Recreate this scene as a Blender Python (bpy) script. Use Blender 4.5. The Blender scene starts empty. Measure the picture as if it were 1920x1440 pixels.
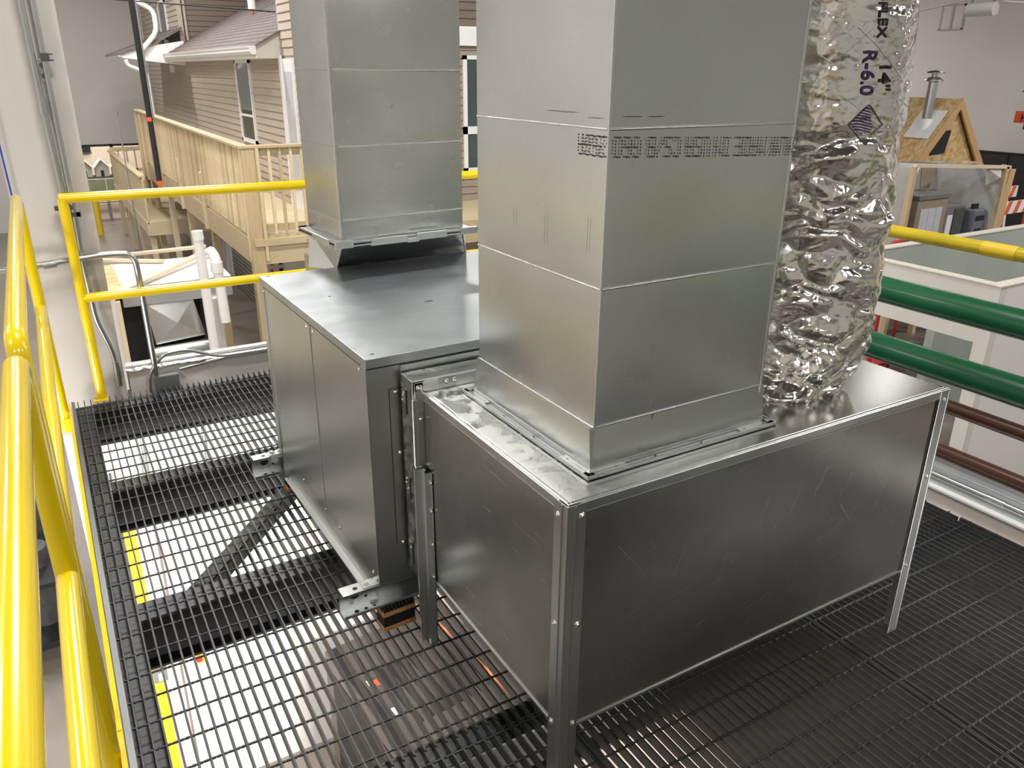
import bpy, math, random
from mathutils import Vector, Matrix, noise
random.seed(7)
SC = bpy.context.scene
COL = SC.collection
PI = math.pi

# ------------------------------------------------------------------ helpers
class MB:
    def __init__(s): s.v=[]; s.f=[]; s.sm=[]
    def add(s, vs, fs, smooth=False):
        n=len(s.v); s.v+= [tuple(v) for v in vs]; s.f+=[tuple(i+n for i in f) for f in fs]; s.sm+=[smooth]*len(fs); return s
    def box(s, x0,x1,y0,y1,z0,z1):
        v=[(x,y,z) for z in (z0,z1) for y in (y0,y1) for x in (x0,x1)]
        return s.add(v,[(0,2,3,1),(4,5,7,6),(0,1,5,4),(2,6,7,3),(0,4,6,2),(1,3,7,5)])
    def obox(s, o, a, b, c):
        o,a,b,c=map(Vector,(o,a,b,c))
        v=[o+a*i+b*j+c*k for k in (0,1) for j in (0,1) for i in (0,1)]
        f=[(0,2,3,1),(4,5,7,6),(0,1,5,4),(2,6,7,3),(0,4,6,2),(1,3,7,5)]
        if a.cross(b).dot(c)<0: f=[tuple(reversed(q)) for q in f]
        return s.add(v,f)
    def beam(s, p, q, w, h, up=(0,0,1)):
        p=Vector(p);q=Vector(q);d=(q-p); u=Vector(up); sd=d.cross(u).normalized(); u=sd.cross(d).normalized()
        return s.obox(p-sd*w/2-u*h/2, d, sd*w, u*h)
    def tube(s, pts, r, n=16, caps=True, rs=None):
        pts=[Vector(p) for p in pts]; N=len(pts); rings=[]
        t0=(pts[1]-pts[0]).normalized(); ref=Vector((0,0,1)) if abs(t0.z)<.9 else Vector((1,0,0))
        nrm=t0.cross(ref).normalized()
        for i in range(N):
            if i==0: t=t0
            elif i==N-1: t=(pts[i]-pts[i-1]).normalized()
            else: t=((pts[i]-pts[i-1]).normalized()+(pts[i+1]-pts[i]).normalized()).normalized()
            nrm=(nrm-t*nrm.dot(t)).normalized(); b=t.cross(nrm)
            rr=rs[i] if rs else r
            if 0<i<N-1:
                c=max(.5,(pts[i]-pts[i-1]).normalized().dot(t)); 
            rings.append([pts[i]+nrm*rr*math.cos(2*PI*k/n)+b*rr*math.sin(2*PI*k/n) for k in range(n)])
        vs=[v for R in rings for v in R]; fs=[]
        for i in range(N-1):
            for k in range(n): fs.append((i*n+k,i*n+(k+1)%n,(i+1)*n+(k+1)%n,(i+1)*n+k))
        s.add(vs,fs,True)
        if caps:
            s.add(rings[0],[tuple(reversed(range(n)))]); s.add(rings[-1],[tuple(range(n))])
        return s
    def prism(s, poly, ax, a, b):
        # poly: list of 2D pts in the plane perpendicular to axis ax (order x,y,z minus ax)
        def P(p,t):
            if ax==0: return (t,p[0],p[1])
            if ax==1: return (p[0],t,p[1])
            return (p[0],p[1],t)
        n=len(poly); v=[P(p,a) for p in poly]+[P(p,b) for p in poly]
        f=[tuple(range(n)),tuple(reversed(range(n,2*n)))]+[(i,i+n,(i+1)%n+n,(i+1)%n) for i in range(n)]
        return s.add(v,f)
    def lathe(s, prof, c, n=24, smooth=True):
        vs=[(c[0]+r*math.cos(2*PI*k/n),c[1]+r*math.sin(2*PI*k/n),c[2]+z) for r,z in prof for k in range(n)]
        fs=[(i*n+k,i*n+(k+1)%n,(i+1)*n+(k+1)%n,(i+1)*n+k) for i in range(len(prof)-1) for k in range(n)]
        return s.add(vs,fs,smooth)
    def bulge(s, o, U, V, nu, nv, amp, seed=0):
        o,U,V=map(Vector,(o,U,V)); n=U.cross(V).normalized(); vs=[]
        for j in range(nv+1):
            for i in range(nu+1):
                a=i/nu;b=j/nv
                e=(math.sin(PI*a)*math.sin(PI*b))**.5
                d=amp*e*(.5+1.0*noise.noise(Vector((a*2.1+seed*7.3,b*1.7+seed*3.1,seed))))
                vs.append(o+U*a+V*b+n*d)
        w=nu+1
        return s.add(vs,[(j*w+i,j*w+i+1,(j+1)*w+i+1,(j+1)*w+i) for j in range(nv) for i in range(nu)],True)
    def mesh(s, name):
        m=bpy.data.meshes.new(name); m.from_pydata(s.v,[],s.f); m.update()
        m.polygons.foreach_set('use_smooth', s.sm); m.update(); return m

def props(o,label=None,cat=None,group=None,kind=None):
    if label: o['label']=label
    if cat: o['category']=cat
    if group: o['group']=group
    if kind: o['kind']=kind
    return o
SPLIT={'leg','post','post_batten','corner_plate','crease_bead','corner_post','stud','bracket','bolt','slot','hole','caution_label','joist','top_plate','side_batten','shelf','fork','handrail','rail_board','drive_cleat','transition_seam','side_panel','tank','knockout','hanger','stripe','loop','clip_plate','cleat','wheel','coupling','grille','print','symbol','roof_seam','notice','display','tube','downspout','riser','corner_trim'}
def pieces(mb):
    par=list(range(len(mb.v)))
    key={}
    for i,v in enumerate(mb.v):
        k=(round(v[0],5),round(v[1],5),round(v[2],5)); par[i]=key.setdefault(k,i)
    def fd(i):
        while par[i]!=i: par[i]=par[par[i]]; i=par[i]
        return i
    for f in mb.f:
        a=fd(f[0])
        for q in f[1:]:
            b=fd(q)
            if b!=a: par[b]=a
    out={}
    for f,sm in zip(mb.f,mb.sm): out.setdefault(fd(f[0]),[]).append((f,sm))
    if len(out)==1: return [mb]
    res=[]
    for fl in out.values():
        m=MB(); mp={}
        for f,sm in fl:
            g=[]
            for i in f:
                if i not in mp: mp[i]=len(m.v); m.v.append(mb.v[i])
                g.append(mp[i])
            m.f.append(tuple(g)); m.sm.append(sm)
        res.append(m)
    return res
def obj(name, mb, mat, parent=None, bevel=0, fix=False, **k):
    if name in SPLIT and isinstance(mb,MB) and parent is not None:
        ps=pieces(mb)
        if len(ps)>1:
            for p_ in ps: o_=obj1(name,p_,mat,parent,bevel,fix,**k)
            return o_
    return obj1(name,mb,mat,parent,bevel,fix,**k)
def obj1(name, mb, mat, parent=None, bevel=0, fix=False, **k):
    m=mb if isinstance(mb,bpy.types.Mesh) else mb.mesh(name)
    if fix:
        import bmesh
        b=bmesh.new(); b.from_mesh(m); bmesh.ops.recalc_face_normals(b,faces=b.faces); b.to_mesh(m); b.free()
    if mat and not m.materials: m.materials.append(mat)
    o=bpy.data.objects.new(name,m); COL.objects.link(o); o.parent=parent
    if bevel:
        bv=o.modifiers.new('bevel','BEVEL'); bv.width=bevel; bv.segments=2; bv.limit_method='ANGLE'; bv.angle_limit=.6
    return props(o,**k)
def thing(name, label, cat, loc=(0,0,0), rz=0, group=None):
    o=bpy.data.objects.new(name,None); COL.objects.link(o); o.location=loc; o.rotation_euler=(0,0,rz); o.empty_display_size=.1
    return props(o,label,cat,group)
def struct(name, mb, mat, **k): return obj(name,mb,mat,kind='structure',**k)
def dup(root, loc, rz=0, label=None, group=None):
    r=root.copy(); COL.objects.link(r); r.location=loc; r.rotation_euler=(0,0,rz)
    if label: r['label']=label
    if group: r['group']=group
    for ch in list(root.children):
        c=ch.copy(); COL.objects.link(c); c.parent=r
        for g in ch.children:
            d=g.copy(); COL.objects.link(d); d.parent=c
    return r
def bend(pts, r, n=5):
    pts=[Vector(p) for p in pts]; out=[pts[0]]
    for i in range(1,len(pts)-1):
        a,b,c=pts[i-1],pts[i],pts[i+1]; u=(a-b);v=(c-b); rr=min(r,u.length*.48,v.length*.48)
        p0=b+u.normalized()*rr; p1=b+v.normalized()*rr
        for k in range(n+1):
            t=k/n; out.append(p0*(1-t)**2+b*2*t*(1-t)+p1*t*t)
    out.append(pts[-1]); return out

# ---------------------------------------------------------------- materials
def newmat(name):
    m=bpy.data.materials.new(name); m.use_nodes=True; nt=m.node_tree
    return m,nt,nt.nodes['Principled BSDF']
def N(nt,t,**k):
    n=nt.nodes.new(t)
    for a,b in k.items():
        if hasattr(n,a): setattr(n,a,b)
        else: n.inputs[a].default_value=b
    return n
def coords(nt, scale=(1,1,1), rot=(0,0,0)):
    tc=N(nt,'ShaderNodeTexCoord'); mp=N(nt,'ShaderNodeMapping'); mp.inputs['Scale'].default_value=scale; mp.inputs['Rotation'].default_value=rot
    nt.links.new(tc.outputs['Object'],mp.inputs['Vector']); return mp.outputs['Vector']
def ramp(nt, fac, stops):
    r=N(nt,'ShaderNodeValToRGB'); e=r.color_ramp.elements
    while len(e)<len(stops): e.new(.5)
    for x,(p,c) in zip(e,stops): x.position=p; x.color=(c,c,c,1) if isinstance(c,(int,float)) else (*c,1)
    nt.links.new(fac,r.inputs['Fac']); return r.outputs['Color']
def noise_tex(nt, vec, scale, detail=3, rough=.55, dist=0):
    n=N(nt,'ShaderNodeTexNoise'); n.inputs['Scale'].default_value=scale; n.inputs['Detail'].default_value=detail
    n.inputs['Roughness'].default_value=rough; n.inputs['Distortion'].default_value=dist
    nt.links.new(vec,n.inputs['Vector']); return n.outputs['Fac']
def bump(nt, h, b, strength=.2, dist=.01):
    n=N(nt,'ShaderNodeBump'); n.inputs['Strength'].default_value=strength; n.inputs['Distance'].default_value=dist
    nt.links.new(h,n.inputs['Height']); nt.links.new(n.outputs['Normal'],b.inputs['Normal']); return n
def mixc(nt, fac, a, b, mode='MIX'):
    n=N(nt,'ShaderNodeMix'); n.data_type='RGBA'; n.blend_type=mode
    for s,v in (('Factor',fac),('A',a),('B',b)):
        k=[i for i in n.inputs if i.name==s and (i.type=='RGBA' if s!='Factor' else i.type=='VALUE')][0]
        if isinstance(v,(int,float)): k.default_value=v
        elif isinstance(v,tuple): k.default_value=(*v,1)
        else: nt.links.new(v,k)
    return [o for o in n.outputs if o.type=='RGBA'][0]
def plain(name, col, rough=.5, metal=0, var=.06, scale=8, bmp=0, bscale=60, coat=0, spec=None):
    m,nt,b=newmat(name); b.inputs['Roughness'].default_value=rough; b.inputs['Metallic'].default_value=metal
    v=coords(nt); n=noise_tex(nt,v,scale,4)
    lo=tuple(c*(1-var) for c in col); hi=tuple(min(1,c*(1+var)) for c in col)
    c=ramp(nt,n,[(.3,lo),(.7,hi)]); nt.links.new(c,b.inputs['Base Color'])
    if bmp: bump(nt,noise_tex(nt,v,bscale,3),b,bmp,.005)
    if coat: b.inputs['Coat Weight'].default_value=coat; b.inputs['Coat Roughness'].default_value=.12
    if spec is not None: b.inputs['Specular IOR Level'].default_value=spec
    return m
def galv(name, col=(.60,.62,.61), rough=.33, streak=(6,6,.6), scratch=0, blotch=0, bmp=.012, wav=.0, smear=0):
    m,nt,b=newmat(name); b.inputs['Metallic'].default_value=1
    v=coords(nt); vs=coords(nt,streak)
    n1=noise_tex(nt,v,1.7,2,.5); n2=noise_tex(nt,vs,12,1,.5)
    lo=tuple(c*.88 for c in col); hi=tuple(min(1,c*1.08) for c in col)
    c=ramp(nt,n1,[(.3,lo),(.7,hi)])
    n3=noise_tex(nt,v,90,2)
    pass
    r=ramp(nt,n2,[(.25,rough-.005),(.75,rough+.006)])
    if blotch:
        nb=noise_tex(nt,v,11,6,.62,1.2); f=ramp(nt,nb,[(.44,0.),(.56,.75)])
        sx=N(nt,'ShaderNodeSeparateXYZ'); nt.links.new(v,sx.inputs[0]); mx=ramp(nt,sx.outputs[0],[(.12,1.),(.30,0.)]); sy_=ramp(nt,sx.outputs[1],[(.0,.15),(.25,1.)]); f=mixc(nt,1.,mixc(nt,1.,f,mx,'MULTIPLY'),sy_,'MULTIPLY')
        c=mixc(nt,f,c,(.80,.80,.77)); r=mixc(nt,f,r,(rough+.22,)*3)
        mt=mixc(nt,f,(1.,1.,1.),(1-blotch,)*3); nt.links.new(mt,b.inputs['Metallic'])
    if smear:
        ns=noise_tex(nt,coords(nt,(1,1.6,1),(0,0,.6)),5,7,.62,2.2); c=mixc(nt,1.,c,ramp(nt,ns,[(.35,1-smear),(.65,1.)]),'MULTIPLY')
        r=mixc(nt,1.,r,ramp(nt,ns,[(.35,0.),(.65,smear*.35)]),'ADD')
    hh=n2
    if scratch:
        acc=None
        for k,(ry,sc) in enumerate(((.45,(1.3,1.3,110)),(-.9,(1.6,1.6,120)),(1.15,(2.4,2.4,150)),(.25,(2.4,2.4,170)))):
            q=coords(nt,(1,1,1),(0.0,ry,.0)); mp=N(nt,'ShaderNodeMapping'); mp.inputs['Scale'].default_value=sc; mp.inputs['Location'].default_value=(k*3.1,k,k*7)
            nt.links.new(q,mp.inputs['Vector']); s_=noise_tex(nt,mp.outputs['Vector'],1.6,1,.4)
            f=ramp(nt,s_,[(.74,0.),(.77,.15)])
            g=noise_tex(nt,v,2.3+k,1); f=mixc(nt,1.,f,ramp(nt,g,[(.5,0.),(.6,1.)]),'MULTIPLY')
            acc=f if acc is None else mixc(nt,1.,acc,f,'ADD')
        c=mixc(nt,acc,c,(.95,.95,.93)); r=mixc(nt,acc,r,(.6,.6,.6))
    nt.links.new(c,b.inputs['Base Color']); nt.links.new(r,b.inputs['Roughness'])
    bn=bump(nt,noise_tex(nt,v,3,1),b,.01,.002)
    if wav:
        nw=noise_tex(nt,v,2.2,2); b2=N(nt,'ShaderNodeBump'); b2.inputs['Strength'].default_value=wav; b2.inputs['Distance'].default_value=.02
        nt.links.new(nw,b2.inputs['Height']); nt.links.new(b2.outputs['Normal'],bn.inputs['Normal'])
    return m
def wood(name, col, dark, axis=2, scale=1.0, rough=.6, knots=.0):
    m,nt,b=newmat(name); s=[14*scale]*3; s[axis]=1.2*scale
    v=coords(nt,tuple(s)); n=noise_tex(nt,v,3.0,5,.6,.6); c=ramp(nt,n,[(.25,dark),(.45,col),(.75,tuple(min(1,x*1.12) for x in col))])
    v2=coords(nt,(1,1,1)); n2=noise_tex(nt,v2,1.3,2); c=mixc(nt,.35,c,ramp(nt,n2,[(.3,tuple(x*.82 for x in col)),(.7,tuple(min(1,x*1.1) for x in col))]))
    vo=N(nt,'ShaderNodeTexVoronoi'); vo.inputs['Scale'].default_value=3.2; nt.links.new(v2,vo.inputs['Vector'])
    kf=ramp(nt,vo.outputs['Distance'],[(.035,1.),(.075,0.)]); c=mixc(nt,kf,c,tuple(x*.45 for x in col))
    oi=N(nt,'ShaderNodeObjectInfo'); c=mixc(nt,1.,c,ramp(nt,oi.outputs['Random'],[(0.,(.70,.64,.56)),(.5,(.92,.90,.86)),(1.,(1.0,1.0,1.0))]),'MULTIPLY')
    nt.links.new(c,b.inputs['Base Color']); b.inputs['Roughness'].default_value=rough; bump(nt,n,b,.15,.004); return m

M={}
M['galv']=galv('galvanized_sheet',rough=.32,wav=.05)
M['galv_duct']=galv('galvanized_duct_sheet',(.66,.68,.665),rough=.27,streak=(1,1,1),wav=.04)
M['galv_plenum']=galv('galvanized_plenum_sheet',(.56,.565,.545),rough=.25,streak=(10,10,.8),scratch=1,wav=.10,smear=.04)
M['galv_dirty']=galv('galvanized_stained_sheet',(.47,.48,.46),rough=.22,blotch=.6)
M['galv_dull']=galv('galvanized_dull_sheet',(.58,.60,.60),rough=.36)
M['galv_lid']=galv('galvanized_lid_sheet',(.52,.56,.58),rough=.36,streak=(1,1,1),wav=.05,smear=.10)
M['steel_bright']=galv('bright_zinc_steel',(.74,.76,.76),rough=.28)
M['screw']=plain('zinc_screw',(.8,.8,.78),.2,1)
M['conduit']=galv('conduit_steel',(.55,.57,.57),rough=.34)
M['conduit_dark']=plain('dark_conduit',(.13,.13,.13),.35,.7)
M['grating']=plain('grating_black_paint',(.028,.029,.031),.45,0,.3,30,.3,200,spec=.6)
M['black_steel']=plain('black_painted_steel',(.012,.012,.013),.5)
M['grey_steel']=plain('dark_grey_painted_steel',(.07,.072,.075),.5,0,.25,12)
M['yellow']=plain('yellow_safety_paint',(.80,.58,.003),.22,0,.03,5,.02,120,coat=.6)
M['yellow_dull']=plain('yellow_strip_paint',(.75,.52,.02),.45)
M['green']=plain('green_pipe_paint',(.008,.095,.036),.28,0,.06,6,coat=.3)
M['brown']=plain('brown_pipe_paint',(.065,.020,.007),.35,0,.08,6,coat=.2)
M['wall']=plain('painted_wall',(.55,.52,.49),.85,0,.02,1)
M['wall_far']=plain('far_wall_paint',(.56,.545,.52),.9,0,.03,.5)
M['wall_right']=plain('right_wall_paint',(.74,.72,.70),.9,0,.03,.5)
M['drywall']=plain('primed_drywall',(.66,.63,.60),.85,0,.03,2)
M['greenboard']=plain('green_drywall',(.36,.40,.36),.85,0,.06,2)
M['papercut']=plain('drywall_edge',(.58,.54,.47),.9,0,.1,20)
M['white']=plain('white_trim',(.82,.82,.82),.45,0,.02)
M['pvc']=plain('white_pvc',(.80,.77,.73),.3,0,.02)
M['ceiling']=plain('ceiling_paint',(.13,.13,.13),.9)
M['black']=plain('matte_black',(.01,.01,.01),.6)
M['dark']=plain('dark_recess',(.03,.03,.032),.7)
M['orange']=plain('orange_paint',(.75,.12,.03),.5)
M['red']=plain('red_paint',(.6,.03,.03),.4)
M['copper']=plain('copper_tube',(.65,.25,.12),.3,.9)
M['cork']=plain('cork_pad',(.45,.22,.07),.8,0,.2,40,.3,80)
M['brownunit']=plain('brown_grey_enamel',(.10,.085,.075),.5)
M['greyunit']=plain('grey_enamel',(.16,.165,.17),.45)
M['tanunit']=plain('tan_enamel',(.32,.25,.18),.5)
M['filter']=plain('pale_filter_grille',(.55,.56,.62),.6)
M['blue']=plain('blue_cable',(.02,.05,.35),.4)
M['green_chair']=plain('olive_plastic',(.33,.37,.22),.5)
M['glass']=plain('window_glass',(.06,.085,.08),.06,0,.2,1,spec=.8)
M['shingle']=plain('asphalt_shingle',(.17,.145,.135),.95,0,.35,30,.5,90)
M['concrete']=plain('polished_concrete',(.22,.19,.165),.38,0,.14,.9)
M['wood_deck']=wood('treated_pine',(.70,.58,.38),(.48,.36,.21),2)
M['wood_deck_y']=wood('treated_pine_long',(.70,.60,.41),(.50,.40,.24),1)
M['wood_deck_x']=wood('treated_pine_cross',(.60,.51,.33),(.42,.33,.19),0)
M['lumber']=wood('spruce_lumber',(.76,.64,.47),(.55,.42,.27),0)
M['lumber_z']=wood('spruce_stud',(.72,.58,.40),(.5,.37,.22),2)
M['cardboard']=plain('white_carton',(.66,.60,.56),.8)
M['ink']=plain('black_ink',(.012,.012,.015),.6)
M['ink_purple']=plain('purple_ink',(.045,.02,.10),.55)
M['siding']=plain('taupe_vinyl_siding',(.47,.40,.33),.6,0,.03,2)
M['siding_brown']=plain('brown_vinyl_siding',(.16,.125,.095),.6,0,.04,2)
M['foilwrap']=None

def osb():
    m,nt,b=newmat('oriented_strand_board'); v=coords(nt,(1,1,1))
    vo=N(nt,'ShaderNodeTexVoronoi'); vo.inputs['Scale'].default_value=9; vv=coords(nt,(1,2.2,1.4),(.3,.5,.7)); nt.links.new(vv,vo.inputs['Vector'])
    sp=N(nt,'ShaderNodeSeparateColor'); nt.links.new(vo.outputs['Color'],sp.inputs[0])
    c=ramp(nt,sp.outputs[0],[(0,(.50,.31,.13)),(.5,(.66,.45,.21)),(1,(.74,.54,.29))])
    nt.links.new(c,b.inputs['Base Color']); b.inputs['Roughness'].default_value=.7; return m
M['osb']=osb()
M['rake_board']=plain('osb_rake_board',(.60,.38,.18),.7,0,.06,10)

def foil():
    m,nt,b=newmat('crinkled_foil_jacket'); b.inputs['Metallic'].default_value=1; b.inputs['Roughness'].default_value=.17
    v=coords(nt)
    n=noise_tex(nt,v,5,3); c=ramp(nt,n,[(.3,(.86,.82,.78)),(.7,(.97,.93,.88))]); nt.links.new(c,b.inputs['Base Color'])
    vo=N(nt,'ShaderNodeTexVoronoi'); vo.feature='F1'; vo.inputs['Scale'].default_value=26
    nd=N(nt,'ShaderNodeTexNoise'); nd.inputs['Scale'].default_value=8; nt.links.new(v,nd.inputs['Vector'])
    ad=N(nt,'ShaderNodeVectorMath'); ad.operation='MULTIPLY_ADD'; ad.inputs[1].default_value=(.12,.12,.12); nt.links.new(nd.outputs['Color'],ad.inputs[0]); nt.links.new(v,ad.inputs[2])
    nt.links.new(ad.outputs[0],vo.inputs['Vector'])
    v2=N(nt,'ShaderNodeTexVoronoi'); v2.feature='F1'; v2.inputs['Scale'].default_value=60; nt.links.new(ad.outputs[0],v2.inputs['Vector'])
    b1=N(nt,'ShaderNodeBump'); b1.inputs['Strength'].default_value=.22; b1.inputs['Distance'].default_value=.006; nt.links.new(vo.outputs['Distance'],b1.inputs['Height'])
    b2=N(nt,'ShaderNodeBump'); b2.inputs['Strength'].default_value=.25; b2.inputs['Distance'].default_value=.0025; nt.links.new(v2.outputs['Distance'],b2.inputs['Height'])
    vz=coords(nt,(6,6,70)); n3=noise_tex(nt,vz,1.2,3); b3=N(nt,'ShaderNodeBump'); b3.inputs['Strength'].default_value=.25; b3.inputs['Distance'].default_value=.003; nt.links.new(n3,b3.inputs['Height'])
    nt.links.new(b1.outputs[0],b2.inputs['Normal']); nt.links.new(b2.outputs[0],b3.inputs['Normal']); nt.links.new(b3.outputs[0],b.inputs['Normal'])
    return m
M['foil']=foil()

# ---------------------------------------------------------------- camera
cam=bpy.data.cameras.new('camera'); cam.sensor_width=36; cam.sensor_fit='HORIZONTAL'; cam.lens=1474.685/1920*36; cam.clip_end=200; cam.clip_start=.02
co=bpy.data.objects.new('camera',cam); COL.objects.link(co); SC.camera=co
R=Vector((0.863359,-0.504547,0.006644)); U_=Vector((0.180961,0.321891,0.929322)); F=Vector((0.471025,0.801136,-0.36921))
mt=Matrix.Identity(4)
for i in range(3): mt[i][0]=R[i]; mt[i][1]=U_[i]; mt[i][2]=-F[i]
mt[0][3],mt[1][3],mt[2][3]=-0.79494,-1.12584,1.62539
co.matrix_world=mt

# ---------------------------------------------------------------- building shell
FZ=-3.0
struct('floor',MB().box(-9,24.3,-10,32,FZ-.2,FZ),M['concrete'])
struct('ceiling',MB().box(-9,24.3,-10,32,8.0,8.2),M['ceiling'])
w=MB(); w.box(-9,-.7,27,27.3,FZ,8); w.box(-.7,24,27,27.3,-.54,8)
w.box(4.5,24,27,27.3,FZ,-.54)
struct('wall_back',w,M['wall_far'])
struct('wall_right',MB().box(24,24.3,-10,32,FZ,8),M['wall_right'])
struct('wall_left',MB().box(-9.3,-9,-10,32,FZ,8),M['wall_right'])
struct('wall_front',MB().box(-9,24,-10.3,-10,FZ,8),plain('green_grey_wall',(.43,.45,.43),.9))
struct('trim_1',MB().box(-.7,4.5,26.97,27.02,-.6,-.54).box(1.25,1.33,26.97,27.02,FZ,-.54),M['black'])
struct('wall_classroom',MB().box(-9,24,31.7,31.9,FZ,8),plain('classroom_wall',(.80,.70,.60),.8))
p=thing('wall_board','long black board hanging on the classroom wall behind the big opening','board',(0,31.6,0)); 
obj('panel',MB().box(.3,.95,0,.04,-1.15,-.55),M['black'],p); obj('frame',MB().box(.27,.98,-.01,.0,-1.18,-1.15).box(.27,.98,-.01,.0,-.55,-.52),M['grey_steel'],p)

# conc. column beside platform
cb=MB(); cb.box(-.94,-.59,3.42,3.80,FZ,8); struct('column',cb,M['wall'])
# ---- bollard
def bollard(x,y,label):
    t=thing('bollard',label,'bollard',(x,y,FZ)); obj('post',MB().tube([(0,0,0),(0,0,1.05)],.085,16),M['yellow_dull'],t)
    obj('cap',MB().lathe([(.085,1.05),(.07,1.09),(.0,1.10)],(0,0,0),16),M['yellow_dull'],t); return t
bollard(.49,25.4,'yellow steel bollard standing on the concrete before the classroom opening')

# ---------------------------------------------------------------- steel platform
W0,W1=-.862,2.13
def grating(name,label,x0,x1,y0,y1,phase,rods,banded):
    t=thing(name,label,'floor grating',(x0,y0,0)); P=.03016
    b=MB(); k=math.ceil((x0-phase)/P); xs=[]
    while phase+k*P<x1: xs.append(phase+k*P-x0); k+=1
    for x in xs: b.box(x-.0024,x+.0024,0,y1-y0,-.032,0)
    if banded: b.box(-.0024,.0024,0,y1-y0,-.032,0); b.box(x1-x0-.006,x1-x0-.0012,0,y1-y0,-.032,0)
    obj('bearing_bars',b,M['grating'],t)
    r=MB()
    for y in rods:
        pts=[];n=int((x1-x0)/.012); prev=None; vs=[];fs=[]
        for i in range(n+1):
            x=(x1-x0)*i/n; a=x/.03016*PI/2*2+PI/4
            for q in range(4): vs.append((x,y-y0+.0042*math.cos(a+q*PI/2),-.0022+.0042*math.sin(a+q*PI/2)))
            if i: 
                for q in range(4): fs.append(((i-1)*4+q,(i-1)*4+(q+1)%4,i*4+(q+1)%4,i*4+q))
        r.add(vs,fs,True)
    obj('cross_rods',r,M['grating'],t); return t
gN,gM,q=.261,.350,.1016
farrods=[gM+k*q for k in range(29)]; nearrods=[gN-k*q for k in range(25)]
grating('floor_grating','black bar grating panel left of the air handler, its far end at the curb',W0+.015,.165,.305,3.30,.0985,farrods,False)
grating('floor_grating','black bar grating panel hidden below the air handler and big plenum box',.167,2.11,.305,3.30,.1075,farrods,False)
grating('floor_grating','black bar grating panel below the near corner leg of the plenum box',W0+.015,.162,-2.2,.300,.1244,nearrods,True)
grating('floor_grating','dark bar grating panel spreading right of the plenum box front leg',.168,1.082,-2.2,.300,.1847,nearrods,True)
grating('floor_grating','dark bar grating panel along the curb at the right edge',1.086,2.11,-2.2,.300,.1095,nearrods,True)
def ibeam(y,label):
    t=thing('steel_beam',label,'beam',(0,y,0),0,None)
    obj('top_flange',MB().box(W0+.09,2.1,-.05,.05,-.043,-.034),M['grey_steel'],t)  # lit top put into the colour: greyer than the unlit black web
    obj('web',MB().box(W0+.09,2.1,-.005,.005,-.225,-.043),M['black_steel'],t)
    obj('bottom_flange',MB().box(W0+.09,2.1,-.05,.05,-.235,-.225),M['black_steel'],t)
ibeam(.303,'dark steel beam under the open grating joint in front')
ibeam(1.32,'dark steel beam crossing under the grating beside the near channel')
ibeam(2.28,'dark steel beam crossing under the grating beside the far channel')
ibeam(3.26,'dark steel beam under the far end of the grating')
t=thing('edge_channel','dark steel channel along the left edge below the grating','channel',(W0,-2.2,0))
obj('web',MB().box(0,.008,0,5.5,-.24,-.034),M['grey_steel'],t); obj('top_flange',MB().box(.008,.085,0,5.5,-.043,-.034),M['grey_steel'],t)
obj('toe_plate',MB().box(-.004,.004,0,5.5,-.034,.004).box(.004,.012,0,5.5,-.01,.002),galv('worn_edge_plate',(.25,.255,.26),.5),t)
obj('edge_strip',MB().box(-.022,-.008,0,5.5,-.22,-.004),M['yellow'],t,label='yellow painted outer strip')
t=thing('diagonal_brace','black flat brace running slantwise under the grating','brace',(0,0,-.10))
obj('bar',MB().beam((-.66,1.36,0),(.02,2.16,0),.055,.008),M['black_steel'],t)
obj('rib',MB().beam((-.635,1.345,-.03),(.045,2.145,-.03),.006,.055),M['black_steel'],t)

# ---------------------------------------------------------------- yellow guard rails
RR=.0242
def rail_piece(name,pts,parent,br=.0,mat=None): return obj(name,MB().tube(bend(pts,br) if br else pts,RR,20),mat or M['yellow'],parent)
XR=-.905
def rail_section(ya,yb,label):
    t=thing('guard_rail',label,'railing',(XR,ya,0))
    L=yb-ya
    obj('top_rail',MB().tube(bend([(0,0,-.10),(0,0,1.07),(0,L,1.07),(0,L,-.10)],.055,7),RR,24),M['yellow'],t)
    obj('mid_rail',MB().tube([(0,.02,.55),(0,L-.02,.55)],RR,24),M['yellow'],t)
    for s in (0,L):
        obj('bracket',MB().box(-.01,.033,s-.035,s+.035,-.10,-.03).box(.022,.033,s-.06,s+.06,-.12,0.0),M['yellow'],t)
    return t
rail_section(.83,3.185,'yellow pipe guard rail along the left edge, farther of the two')
rail_section(-2.3,.685,'yellow pipe guard rail filling the bottom left corner, nearest the camera')
t=thing('guard_rail','yellow pipe guard rail across the far side behind the air handler','railing',(-.72,3.27,0))
obj('post',MB().tube([(0,0,.0),(0,0,1.045)],RR,24),M['yellow'],t)
obj('base_plate',MB().box(-.045,.03,-.03,.03,0,.006),M['yellow_dull'],t)
obj('top_rail',MB().tube([(-.015,0,1.045),(2.72,0,1.035)],RR,24),M['yellow'],t)
obj('mid_rail',MB().tube([(.0,0,.55),(2.72,0,.55)],RR,24),M['yellow'],t)
t=thing('guard_rail','yellow pipe guard rail along the right edge above the green pipes','railing',(2.05,0,0))
obj('top_rail',MB().tube([(0,-2.2,1.055),(0,.40,1.055)],RR,24).tube([(0,.40,1.055),(0,3.2,1.055)],RR,24),plain('yellow_rail_dull',(.55,.42,.01),.3,coat=.3),t)
obj('coupling',MB().tube([(0,.30,1.055),(0,.42,1.055)],RR+.0015,24),M['yellow_dull'],t)
obj('post',MB().tube([(0,-2.0,0),(0,-2.0,1.055)],RR,20).tube([(0,3.15,0),(0,3.15,1.055)],RR,20),M['yellow_dull'],t)

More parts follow.
